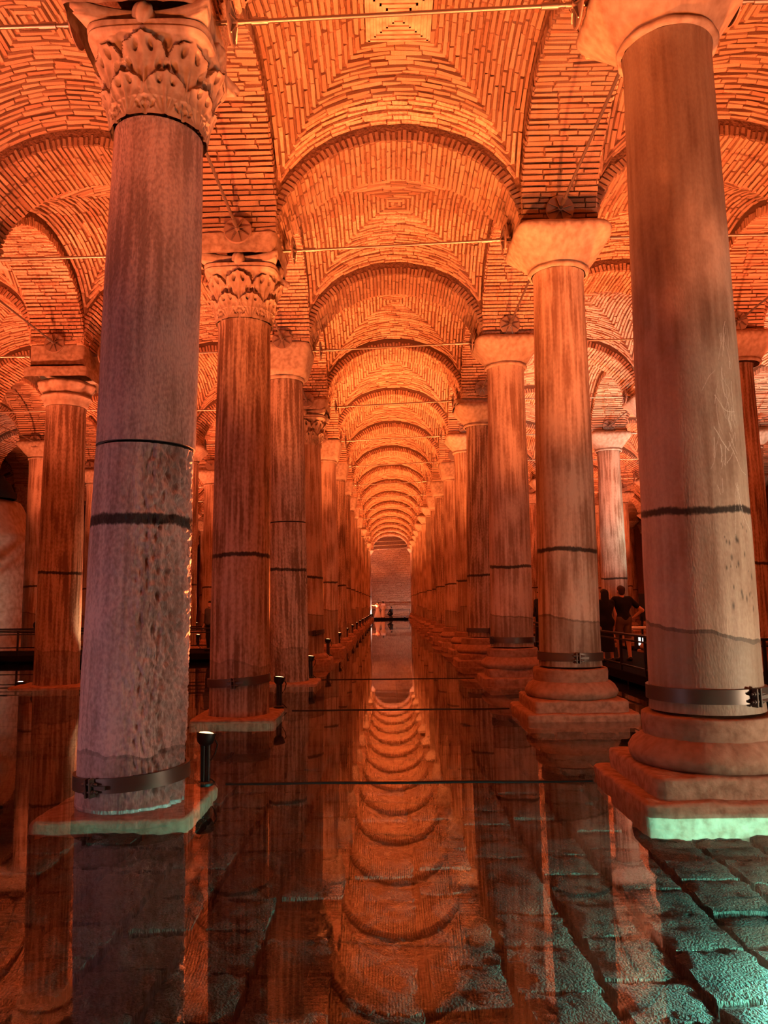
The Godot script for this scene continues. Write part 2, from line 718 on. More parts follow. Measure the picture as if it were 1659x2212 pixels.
func build_vaults() -> void:
	var bed := web_bed()
	var body := arch_body()
	var pier := Bld.new()
	pier.box(Vector3(0, 8.45, 0), Vector3(2 * A, 2.6, 2 * A))
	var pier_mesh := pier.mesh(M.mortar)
	for i in range(-1, 8):
		var x: float = (RX[i] + S / 2) if i >= 0 else (RX[0] - S / 2)
		for n in range(-1, NLAST + 1):
			var near: bool = (i == 3 and (n == 1 or n == 2)) or ((i == 2 or i == 4) and (n == 1 or n == 2))
			var v := posmod(i * 5 + n * 3, 4)
			# vault of the bay between the columns n and n + 1
			var c := thing("ceiling", "groined brick vault over bay %s of %s" % [("number " + ORD[n]) if n > 0 else "zero" if n == 0 else "behind the viewer", bay_words(i)], "vault", Vector3(x, 0, zc(n + 0.5)), (v % 4) * PI / 2, "", "structure")
			var far: bool = n > 3 or absi(i - 3) > 1
			var mf: Material = M.mortar_far if far else null
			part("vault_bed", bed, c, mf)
			brick_piece(c, "web", v, 300 if near else 0, far)
			if i == 3 and n == 1:
				var pb := Bld.new()
				pb.box(Vector3(0, 9.16, 0), Vector3(0.86, 0.06, 0.86))
				for q in 5:
					var h := 0.39 - q * 0.08
					for w in 4:
						var tb: Basis = Basis(Vector3.UP, w * PI / 2)
						pb.box(tb * Vector3(0.0, 9.122, h), Vector3(2 * h + 0.028, 0.024, 0.028), Color.WHITE, tb)
				tag(part("plaster_patch", pb.mesh(M.plaster), c), "pale square patch with concentric ridges at the crown")
			# arch across the aisle at the columns n
			var a := thing("arch", "brick arch across %s at the %s pair of columns" % [bay_words(i), ORD[n] if n >= 0 else "rearmost"], "arch", Vector3(x, 0, zc(n)), 0, "", "structure")
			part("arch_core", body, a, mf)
			brick_piece(a, "arch", posmod(i * 3 + n, 4), 300 if (n == 2 and i >= 2 and i <= 4) or (n == 3 and i == 3) else 0, far)
			if i >= 0:
				var l := thing("arch", "brick arch from the %s to the %s column, %s" % [ORD[n] if n >= 0 else "rearmost", ORD[n + 1], row_words(i)], "arch", Vector3(RX[i], 0, zc(n + 0.5)), PI / 2, "", "structure")
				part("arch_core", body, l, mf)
				brick_piece(l, "arch", posmod(i + n * 3 + 1, 4), 300 if n == 1 and (i == 3 or i == 4) else 0, far)
				var p := part("pier", pier_mesh, self, mf, Transform3D(Basis.IDENTITY, Vector3(RX[i], 0, zc(n))))
				tag(p, "square brick pier above the %s column, %s" % [ORD[n] if n >= 0 else "rearmost", row_words(i)], "pier", "", "structure")

# ---------------------------------------------------------------- shell
func build_shell() -> void:
	var x0: float = RX[0] - S + 0.3
	var x1: float = RX[7] + S - 0.3
	var zn := -83.3
	var zs := 3.2
	var b := Bld.new()
	b.box(Vector3((x0 + x1) / 2, 10.0, (zn + zs) / 2), Vector3(x1 - x0 + 1, 0.5, zs - zn + 1))
	tag(part("ceiling", b.mesh(M.mortar), self), "flat masonry fill above the brick vaults", "ceiling", "", "structure")
	for s in [["wall_west", x0 - 0.25, "plain masonry side wall along the left end of the cistern"], ["wall_east", x1 + 0.25, "plain masonry side wall along the right end of the cistern"]]:
		var w := Bld.new()
		w.box(Vector3(s[1], 4.8, (zn + zs) / 2), Vector3(0.5, 10.4, zs - zn + 1))
		tag(part(s[0], w.mesh(M.mortar), self), s[2], "wall", "", "structure")
	var so := Bld.new()
	so.box(Vector3((x0 + x1) / 2, 4.8, zs + 0.25), Vector3(x1 - x0 + 1, 10.4, 0.5))
	tag(part("wall_south", so.mesh(M.mortar), self), "masonry wall closing the cistern behind the viewer", "wall", "", "structure")
	var no := Bld.new()
	no.box(Vector3((x0 + x1) / 2, 4.8, zn - 0.25), Vector3(x1 - x0 + 1, 10.4, 0.5))
	var wall := tag(part("wall_north", no.mesh(M.mortar), self), "far brick wall with level courses closing the central aisle", "wall", "", "structure")
	# its courses, too far away to pick the bricks apart: one row of low relief each
	rng.seed = 60
	var list := []
	for k in 70:
		var x := -2.6
		while x < 3.0:
			var l := rng.randf_range(0.3, 0.6)
			list.append(brick_at(Vector3(x + l / 2, 0.15 + k * 0.105, zn - 0.005), Vector3(1, 0, 0), Vector3(0, 0, 1), Vector3(l - 0.02, rng.randf_range(0.02, 0.04), 0.075)))
			x += l
	var wb := Bld.new()
	bake(list, wb)
	tag(part("brickwork", wb.mesh(M.brick), wall), "", "", "", "stuff")

# ---------------------------------------------------------------- floor and water
func build_floor() -> void:
	var x0: float = RX[0] - S
	var x1: float = RX[7] + S
	var fb := Bld.new()
	fb.box(Vector3((x0 + x1) / 2, -0.36, -40), Vector3(x1 - x0, 0.3, 88))
	var fl := part("floor", fb.mesh(M.bed), self)
	tag(fl, "stone paved floor under the shallow water", "floor", "", "structure")
	# pavers: strips along the aisle, each with its own cross joints
	rng.seed = 31
	var shapes := []
	var pn := FastNoiseLite.new()
	pn.frequency = 3.2
	pn.fractal_octaves = 3
	for k in 8:
		var top := []
		pn.seed = 70 + k
		for j in 8:
			var r := PackedVector3Array()
			for i in 8:
				var e := (i == 0 or i == 7 or j == 0 or j == 7)
				var px := (i / 7.0 - 0.5)
				var pz := (j / 7.0 - 0.5)
				if e:
					px += rng.randf_range(-0.04, 0.02) * signf(px)
					pz += rng.randf_range(-0.04, 0.02) * signf(pz)
				r.append(Vector3(px, pn.get_noise_2d(px, pz) * 0.016 + (rng.randf_range(-0.012, -0.002) if e else rng.randf_range(-0.003, 0.004)), pz))
			top.append(r)
		var b := Bld.new()
		b.sheet(top, false, false)
		var ring := PackedVector3Array()
		for i in 7: ring.append(top[0][i])
		for j in 7: ring.append(top[j][7])
		for i in 7: ring.append(top[7][7 - i])
		for j in 7: ring.append(top[7 - j][0])
		for q in 28:
			var p0 := ring[q]
			var p1 := ring[(q + 1) % 28]
			b.quad(Vector3(p0.x * 1.02, -0.14, p0.z * 1.02), Vector3(p1.x * 1.02, -0.14, p1.z * 1.02), p1, p0)
		shapes.append(b.mesh(M.paver))
	var strips := 19
	for k in range(-9, 10):
		var xc := 0.345 + k * 0.408
		var z := 2.75 + rng.randf_range(-0.2, 0.1)
		while z < 9.6:
			var l := rng.randf_range(0.36, 0.50)
			var pit := xc > -0.72 and xc < -0.35 and z > 4.0 and z < 4.75
			if not pit:
				var w := 0.365 + rng.randf_range(-0.02, 0.015)
				var bs := Basis(Vector3.UP, rng.randf_range(-0.03, 0.03)).scaled_local(Vector3(w, 1.0, l - 0.022))
				if rng.randf() < 0.5:
					bs = bs * Basis(Vector3.UP, PI)
				part("paver", shapes[rng.randi() % 8], fl, null, Transform3D(bs, Vector3(xc + rng.randf_range(-0.012, 0.012), -0.135 + rng.randf_range(-0.018, 0.014), -(z + l / 2))))
			z += l
	# farther on the stones are too small to pick apart
	var mm := MultiMesh.new()
	mm.transform_format = MultiMesh.TRANSFORM_3D
	mm.mesh = shapes[2]
	var places := []
	for k in range(-28, 29):
		var z := 9.4 + rng.randf_range(0.0, 0.4)
		while z < 30.0:
			var l := rng.randf_range(0.36, 0.50)
			if absi(k) > 9 or z > 9.9:
				places.append(Transform3D(Basis.IDENTITY.scaled(Vector3(0.352, 1.0, l - 0.035)), Vector3(0.345 + k * 0.408, -0.135 + rng.randf_range(-0.012, 0.012), -(z + l / 2))))
			z += l
	mm.instance_count = places.size()
	for q in places.size():
		mm.set_instance_transform(q, places[q])
	var far := MultiMeshInstance3D.new()
	far.name = "far_pavers"
	far.multimesh = mm
	fl.add_child(far)
	tag(far, "", "", "", "stuff")
	# water
	var wm := PlaneMesh.new()
	wm.size = Vector2(x1 - x0 - 0.6, 86.2)
	var wt := part("water", wm, self, M.water, Transform3D(Basis.IDENTITY, Vector3((x0 + x1) / 2, 0, -40.2)))
	tag(wt, "still shallow dark water mirroring the columns and vaults", "water", "", "structure")
	# dark cables lying in the water behind the pairs of columns
	for n in [1, 2, 3]:
		var b := Bld.new()
		var z0 := zc(n) - 0.45
		var pts := []
		for i in 25:
			var x := -1.50 + i / 24.0 * 3.3
			pts.append(Vector3(x, 0.002, z0 + 0.07 * i / 24.0 + 0.01 * sin(i * 0.7)))
		b.tube(pts, 0.011, 8)
		tag(part("cable", b.mesh(M.cable), self), "black cable lying in the water across the aisle behind the %s pair of columns" % ORD[n], "cable", "cables across the aisle")

# ---------------------------------------------------------------- columns
func make_shaft_materials() -> void:
	var base := Color(0.80, 0.70, 0.62)
	var dark := Color(0.57, 0.44, 0.36)
	M.shaft_rough = shaft_material(shaft_texture(11, 768, 1536, Color(0.80, 0.69, 0.67), Color(0.58, 0.48, 0.46), {"ring_width": 0.034, "tide": 0.45, "slope": 0.03, "low": 0.85, "edge": 0.9, "streaks": 0.8, "blotches": 0.7, "grain": 0.6}), 0.8)
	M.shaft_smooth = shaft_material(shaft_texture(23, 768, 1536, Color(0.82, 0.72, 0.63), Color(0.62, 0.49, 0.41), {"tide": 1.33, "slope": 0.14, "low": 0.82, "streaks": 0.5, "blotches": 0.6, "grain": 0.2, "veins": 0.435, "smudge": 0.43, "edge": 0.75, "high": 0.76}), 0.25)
	M.shaft_veined = shaft_material(shaft_texture(37, 512, 1024, base, dark, {"tide": 1.36, "slope": 0.09, "low": 0.82, "edge": 0.82, "streaks": 1.2, "blotches": 0.8}), 0.4)
	M.shaft_streaked = shaft_material(shaft_texture(41, 512, 1024, Color(0.76, 0.65, 0.57), Color(0.48, 0.36, 0.29), {"tide": 0.8, "slope": 0.1, "low": 0.88, "streaks": 1.5, "blotches": 0.5, "grain": 0.4}), 0.8)

func shaft_mesh(y0: float, y1: float, r0: float, r1: float, kind: String, fine: bool, seed_: int) -> ArrayMesh:
	var key := "shaft %.2f %.2f %.2f %.2f %s %s %d" % [y0, y1, r0, r1, kind, fine, seed_]
	if cache.has(key):
		return cache[key]
	var f := FastNoiseLite.new()
	f.seed = seed_
	f.noise_type = FastNoiseLite.TYPE_SIMPLEX_SMOOTH
	f.fractal_octaves = 4
	f.frequency = 2.2 if kind == "rough" else 0.8
	var b := Bld.new()
	var nv := 230 if fine and kind == "rough" else 60 if fine else 14
	var nu := 176 if fine and kind == "rough" else 64 if fine else 28
	var rows := []
	for j in nv + 1:
		var t := float(j) / nv
		var y := lerpf(y0, y1, t)
		var r := lerpf(r0, r1, pow(t, 0.85)) + 0.012 * sin(t * PI)
		if not kind.begins_with("rough"):
			if y1 - y < 0.09: r += 0.016                     # fillet under the capital
			if y - y0 < 0.05: r += 0.008
		var row := PackedVector3Array()
		for i in nu + 1:
			var a := TAU * (i % nu) / nu
			var d := 0.0
			if kind == "rough":
				# broken surface on the front right, below the joint in the shaft
				var px := Vector3(sin(a), y * 1.0, cos(a))
				var w := clampf(0.45 + 1.3 * sin(PI * 0.95 - a), 0.0, 1.0) * smoothstep(3.06, 2.9, y)
				if seed_ != 11: w = 0.5 * smoothstep(3.0, 2.5, y)
				d = f.get_noise_3dv(px * Vector3(1, 1.3, 1)) * 0.010 - w * (0.012 + 0.09 * absf(f.get_noise_3dv(px * 2.2 + Vector3(9, 0, 0))) + 0.02 * maxf(0.0, f.get_noise_3dv(px * 0.7)))
			else:
				d = f.get_noise_3dv(Vector3(sin(a), y, cos(a))) * 0.006
			if t > 0.0 and t < 1.0 or true:
				row.append(Vector3(sin(a) * (r + d), y, -cos(a) * (r + d)))
		rows.append(row)
	b.sheet(rows, true, false)
	for k in b.v.size():
		b.uv[k] = Vector2(b.uv[k].x, 1.0 - b.v[k].y / 8.0)
	# end faces
	for e in [0, nv]:
		var yy := y0 if e == 0 else y1
		var ring: PackedVector3Array = rows[e]
		for i in nu:
			if e == 0:
				b.tri(Vector3(0, yy, 0), ring[i + 1], ring[i])
			else:
				b.tri(Vector3(0, yy, 0), ring[i], ring[i + 1])
	var m := b.mesh()
	cache[key] = m
	return m

func super_ring(r: float, p: float, y: float, nu: int) -> PackedVector3Array:
	var row := PackedVector3Array()
	for i in nu + 1:
		var a := TAU * (i % nu) / nu
		var s := sin(a)
		var c := -cos(a)
		var k := r / pow(pow(absf(s), p) + pow(absf(c), p), 1.0 / p)
		row.append(Vector3(s * k, y, c * k))
	return row

# plain splayed basket capital: round neck growing into a square block
func bowl_capital(wide: float) -> ArrayMesh:
	var key := "bowl%.2f" % wide
	if cache.has(key): return cache[key]
	var f := FastNoiseLite.new()
	f.seed = 5
	f.frequency = 1.6
	f.fractal_octaves = 4
	var b := Bld.new()
	var prof := [[0.0, 0.405, 2.0], [0.012, 0.445, 2.0], [0.05, 0.455, 2.0], [0.07, 0.43, 2.0], [0.09, 0.435, 2.0], [0.15, 0.475, 2.1], [0.22, 0.525, 2.3], [0.30, 0.58, 2.7], [0.38, 0.635, 3.4], [0.44, 0.675, 4.2], [0.49, 0.695, 5.2], [0.54, 0.695, 6.0], [0.585, 0.665, 6.0], [0.595, 0.0, 6.0]]
	var rows := []
	for p in prof:
		var k := lerpf(1.0, wide, clampf(p[0] / 0.3, 0.0, 1.0))
		var row := super_ring(p[1] * k, p[2], p[0], 72)
		for i in row.size():
			row[i] += Vector3(row[i].x, 0, row[i].z).normalized() * (0.03 * f.get_noise_3dv(row[i] * 1.6)) if p[1] > 0.0 else Vector3.ZERO
		row[72] = row[0]
		rows.append(row)
	b.sheet(rows, true, false)
	cache[key] = b.mesh(M.stone)
	return cache[key]

# plain block capital: short neck, then a square block with sloping faces
func block_capital() -> ArrayMesh:
	if cache.has("block"): return cache.block
	var b := Bld.new()
	var rows := []
	for p in [[0.0, 0.40, 2.0], [0.02, 0.43, 2.0], [0.06, 0.43, 2.2], [0.075, 0.40, 2.6], [0.12, 0.47, 4.5], [0.2, 0.50, 7.0], [0.42, 0.545, 9.0], [0.56, 0.57, 9.0], [0.57, 0.59, 9.0], [0.66, 0.60, 9.0], [0.72, 0.60, 9.0], [0.74, 0.58, 9.0], [0.75, 0.0, 9.0]]:
		rows.append(super_ring(p[1], p[2], p[0], 72))
	b.sheet(rows, true, false)
	cache.block = b.mesh(M.stone)
	return cache.block

# ringed capital: neck ring, swollen echinus of eight lobes under a square slab
func lobed_capital() -> ArrayMesh:
	if cache.has("lobed"): return cache.lobed
	var b := Bld.new()
	var rows := []
	for p in [[0.0, 0.40, 0.0], [0.03, 0.44, 0.0], [0.10, 0.46, 0.0], [0.16, 0.47, 0.0], [0.2, 0.52, 0.0], [0.23, 0.53, 0.0], [0.25, 0.50, 0.02], [0.27, 0.47, 0.03], [0.36, 0.52, 0.05], [0.46, 0.58, 0.07], [0.52, 0.58, 0.09], [0.55, 0.5, 0.03], [0.56, 0.52, 0.0]]:
		var row := PackedVector3Array()
		for i in 97:
			var a := TAU * (i % 96) / 96
			var r: float = p[1] + p[2] * (absf(cos(a * 4.0)) - 0.5)
			row.append(Vector3(sin(a) * r, p[0], -cos(a) * r))
		rows.append(row)
	b.sheet(rows, true, false)
	cache.lobed = b.mesh(M.stone)
	return cache.lobed

# two tiers of drilled acanthus leaves round a bell; height 0.93
func acanthus(a: float, y: float) -> float:      # radius of the carved bell
	var bell := lerpf(0.412, 0.47, smoothstep(0.0, 0.8, y))
	var r := bell
	for tier in 2:
		var y0: float = [0.0, 0.16][tier]
		var hgt: float = [0.37, 0.52][tier]
		var lift: float = [0.022, 0.040][tier]
		var s := (y - y0) / hgt
		if s < 0.0:
			continue
		var step := TAU / 8.0
		var off := 0.5 * step if tier == 0 else 0.0
		var k := roundf((a - off) / step)
		var dx := ((a - off) - k * step) / (step * 0.5)     # -1..1 across the leaf
		var ax := absf(dx)
		var ledge := 1.0 - 0.30 * pow(ax, 2.2) - 0.05 * absf(sin(ax * 8.0))
		if s > ledge:
			continue
		var q := s / ledge
		var relief: float = lift + [0.075, 0.095][tier] * pow(q, 2.6) * (1.0 - 0.25 * ax * ax)
		# groove between neighbours low down, fan of ribs from the foot
		relief -= 0.030 * smoothstep(0.86, 0.97, ax)
		var ang := atan2(ax * 0.20, 0.05 + s * hgt)
		relief += 0.009 * cos(ang * 22.0) * smoothstep(0.05, 0.3, s)
		relief += 0.016 * exp(-pow(dx / 0.10, 2.0)) * (1.0 - s * 0.6)
		# drilled eyes between the lobes
		for e in [[0.30, 0.80, 0.085, 0.065, 0.5], [0.66, 0.52, 0.10, 0.060, -0.5], [0.94, 0.50, 0.07, 0.055, 0.0], [0.62, 0.24, 0.09, 0.055, 0.8], [0.98, 0.22, 0.12, 0.045, 0.0]]:
			var ex: float = ax - e[0]
			var ey: float = (s - e[1]) + ex * e[4] * 0.6
			var h2: float = pow(ex / (e[2] * 1.3), 2.0) + pow(ey / (e[3] * 1.25), 2.0)
			if h2 < 1.4:
				relief -= 0.07 * (1.0 - smoothstep(0.5, 1.4, h2))
		r = maxf(r, bell + relief)
	return r

func corinthian_bell(fine: bool) -> ArrayMesh:
	var key := "bell%s" % fine
	if cache.has(key): return cache[key]
	var nu := 384 if fine else 160
	var nv := 120 if fine else 56
	var b := Bld.new()
	var rows := []
	for j in nv + 1:
		var y := 0.80 * j / nv
		var row := PackedVector3Array()
		var sq := smoothstep(0.62, 0.80, y)
		for i in nu + 1:
			var a := TAU * (i % nu) / nu
			var r := acanthus(a, y)
			if y > 0.50:                             # upper bell opens to the corners of the slab
				var s := absf(sin(a))
				var c := absf(cos(a))
				var pw := 6.0
				var k := 0.56 / pow(pow(s, pw) + pow(c, pw), 1.0 / pw)
				var rib := 0.020 * cos(a * 24.0) * smoothstep(0.54, 0.6, y) * (1.0 - smoothstep(0.66, 0.70, y)) + 0.022 * (smoothstep(0.69, 0.705, y) - smoothstep(0.735, 0.75, y)) - 0.05 * maxf(0.0, cos(a * 24.0 + PI)) * smoothstep(0.60, 0.63, y) * (1.0 - smoothstep(0.65, 0.68, y))
				r = maxf(r, lerpf(0.47, k, smoothstep(0.52, 0.80, y)) + rib)
			row.append(Vector3(sin(a) * r, y, -cos(a) * r))
		rows.append(row)
	b.sheet(rows, true, false)
	cache[key] = b.mesh(M.stone)
	return cache[key]

func corinthian_abacus() -> ArrayMesh:
	if cache.has("abacus"): return cache.abacus
	var b := Bld.new()
	var outline := func(k: float, y: float) -> PackedVector3Array:
		var r := PackedVector3Array()
		for s in 4:
			for i in 12:
				var t := i / 12.0 * 2.0 - 1.0
				var e := 0.63 - 0.13 * (1.0 - t * t)     # hollow sides
				var p := Vector3(t * 0.60 * k, y + 0.03 * t * t, -e * k)
				r.append(Basis(Vector3.UP, -s * PI / 2) * p)
		r.append(r[0])
		return r
	b.sheet([outline.call(0.80, 0.0), outline.call(0.93, 0.01), outline.call(0.97, 0.03), outline.call(0.95, 0.055), outline.call(1.0, 0.07), outline.call(1.0, 0.13), outline.call(0.97, 0.15), outline.call(0.0, 0.15)], true, false)
	cache.abacus = b.mesh(M.stone)
	return cache.abacus

func boss_mesh() -> ArrayMesh:
	if cache.has("boss"): return cache.boss
	var b := Bld.new()
	var rows := []
	for j in 17:
		var t := PI * j / 16.0
		var row := PackedVector3Array()
		for i in 33:
			var a := TAU * (i % 32) / 32
			var r := sin(t) * (0.10 + 0.012 * cos(a * 6.0 + t * 3.0))
			row.append(Vector3(sin(a) * r * 0.95, -cos(t) * 0.115, -cos(a) * r * 0.9))
		rows.append(row)
	b.sheet(rows, true, false)
	cache.boss = b.mesh(M.stone)
	return cache.boss

func slab(sx: float, sz: float, y0: float, y1: float, seed_: int, wear := 0.02) -> ArrayMesh:
	var key := "slab %.2f %.2f %.2f %.2f %d" % [sx, sz, y0, y1, seed_]
	if cache.has(key): return cache[key]
	var f := FastNoiseLite.new()
	f.seed = seed_
	f.frequency = 2.5
	f.fractal_octaves = 4
	var b := Bld.new()
	var rows := []
	var bev := minf(0.03, (y1 - y0) * 0.25)
	for p in [[y0, 0.0], [y0 + bev, 0.0], [(y0 + y1) / 2, 0.0], [y1 - bev, 0.0], [y1 - bev * 0.3, bev * 0.5], [y1, bev * 1.4], [y1, 0.3], [y1, 9.0]]:
		var row := PackedVector3Array()
		var per := 20
		for s in 4:
			for i in per:
				var t := i / float(per) * 2.0 - 1.0
				var q := Vector3(t, 0, -1)
				q = Basis(Vector3.UP, -s * PI / 2) * q
				var kx := maxf(sx - p[1], 0.0)
				var kz := maxf(sz - p[1], 0.0)
				var w := Vector3(q.x * kx, p[0], q.z * kz)
				# worn, slightly rounded corners
				var cn := pow(absf(q.x * q.z), 8.0)
				var d := f.get_noise_3dv(w * 1.5) * wear
				w.x *= 1.0 - cn * 0.04
				w.z *= 1.0 - cn * 0.04
				if p[1] < 1.0:
					w += Vector3(q.x * d, f.get_noise_3dv(w * 1.2 + Vector3(5, 5, 5)) * wear * (0.6 if p[1] > 0.0 else 0.0), q.z * d)
				row.append(w)
		row.append(row[0])
		rows.append(row)
	b.sheet(rows, true, false)
	cache[key] = b.mesh(M.base)
	return cache[key]

func round_part(key: String, prof: Array, seg: int, wear: float, m: Material) -> ArrayMesh:
	if cache.has(key): return cache[key]
	var f := FastNoiseLite.new()
	f.seed = key.hash() % 1000
	f.frequency = 2.0
	f.fractal_octaves = 4
	var b := Bld.new()
	var rows := []
	for p in prof:
		var row := PackedVector3Array()
		for i in seg + 1:
			var a := TAU * (i % seg) / seg
			var d := f.get_noise_3d(sin(a) * p.x * 2.0, p.y * 2.0, cos(a) * p.x * 2.0) * wear if p.x > 0.1 else 0.0
			row.append(Vector3(sin(a) * (p.x + d), p.y + d * 0.4, -cos(a) * (p.x + d)))
		rows.append(row)
	b.sheet(rows, true, false)
	cache[key] = b.mesh(m)
	return cache[key]

func strap_mesh(r: float, hgt: float) -> ArrayMesh:
	var key := "strap%.3f" % r
	if cache.has(key): return cache[key]
	var b := Bld.new()
	b.lathe_hard([Vector2(r - 0.02, 0), Vector2(r + 0.014, 0), Vector2(r + 0.012, hgt), Vector2(r - 0.02, hgt)], 64)
	cache[key] = b.mesh(M.strap)
	return cache[key]

func clasp_mesh() -> ArrayMesh:
	if cache.has("clasp"): return cache.clasp
	var b := Bld.new()
	for s in [-1.0, 1.0]:
		b.soft_box(Vector3(s * 0.022, 0.06, -0.02), Vector3(0.018, 0.15, 0.06), 0.004)
	for y in [0.03, 0.09]:
		b.tube([Vector3(-0.085, y, -0.03), Vector3(0.07, y, -0.03)], 0.009, 8)
		b.tube([Vector3(-0.055, y, -0.03), Vector3(-0.035, y, -0.03)], 0.018, 6)
		b.tube([Vector3(0.035, y, -0.03), Vector3(0.05, y, -0.03)], 0.018, 6)
	b.box(Vector3(-0.09, 0.06, -0.012), Vector3(0.12, 0.03, 0.012))
	cache.clasp = b.mesh(M.strap)
	return cache.clasp

func capital(kind: String, parent: Node3D, y: float, fine: bool, wide := 1.0) -> void:
	match kind:
		"leaf":
			var c := part("capital", corinthian_bell(fine), parent, null, Transform3D(Basis.IDENTITY, Vector3(0, y, 0)))
			tag(c, "carved capital with two tiers of acanthus leaves")
			part("abacus", corinthian_abacus(), c, null, Transform3D(Basis.IDENTITY, Vector3(0, 0.79, 0)))
			for s in 4:
				var t := Basis(Vector3.UP, s * PI / 2)
				part("boss", boss_mesh(), c, null, Transform3D(t, t * Vector3(0, 0.87, -0.52)))
			part("impost_block", slab(0.61, 0.61, y + 0.93, 7.17, 40, 0.04), parent, M.stone)
		"bowl":
			part("capital", bowl_capital(wide), parent, null, Transform3D(Basis.IDENTITY, Vector3(0, y, 0)))
			if y + 0.59 < 7.12:
				part("impost_block", slab(0.60, 0.60, y + 0.59, 7.17, 44, 0.03), parent, M.stone)
		"block":
			part("capital", block_capital(), parent, null, Transform3D(Basis.IDENTITY, Vector3(0, y, 0)))
			if y + 0.75 < 7.12:
				part("impost_block", slab(0.56, 0.56, y + 0.745, 7.17, 42, 0.03), parent, M.stone)
		"lobed":
			var c := part("capital", lobed_capital(), parent, null, Transform3D(Basis.IDENTITY, Vector3(0, y, 0)))
			part("abacus", slab(0.68, 0.68, 0.55, 0.78, 47, 0.02), c, M.stone)
			part("impost_block", slab(0.58, 0.58, y + 0.83, 7.17, 46, 0.03), parent, M.stone)

func base_stack(parent: Node3D, half: float, fine: bool, dy := 0.0) -> void:
	var s := 80 if fine else 32
	part("plinth", slab(half, half, -0.30, 0.10, 50, 0.03), parent)
	part("base_slab", slab(half - 0.12, half - 0.12, 0.08, 0.26, 51, 0.02), parent)
	part("base_moulding", round_part("torus%d" % s, [Vector2(0.55, 0.24), Vector2(0.63, 0.27), Vector2(0.655, 0.32), Vector2(0.65, 0.36), Vector2(0.61, 0.42), Vector2(0.55, 0.47), Vector2(0.52, 0.485)], s, 0.02, M.base), parent)
	part("base_drum", round_part("drum%d" % s, [Vector2(0.50, 0.465), Vector2(0.525, 0.48), Vector2(0.53, 0.60), Vector2(0.525, 0.645), Vector2(0.51, 0.66), Vector2(0.0, 0.66)], s, 0.012, M.base), parent)

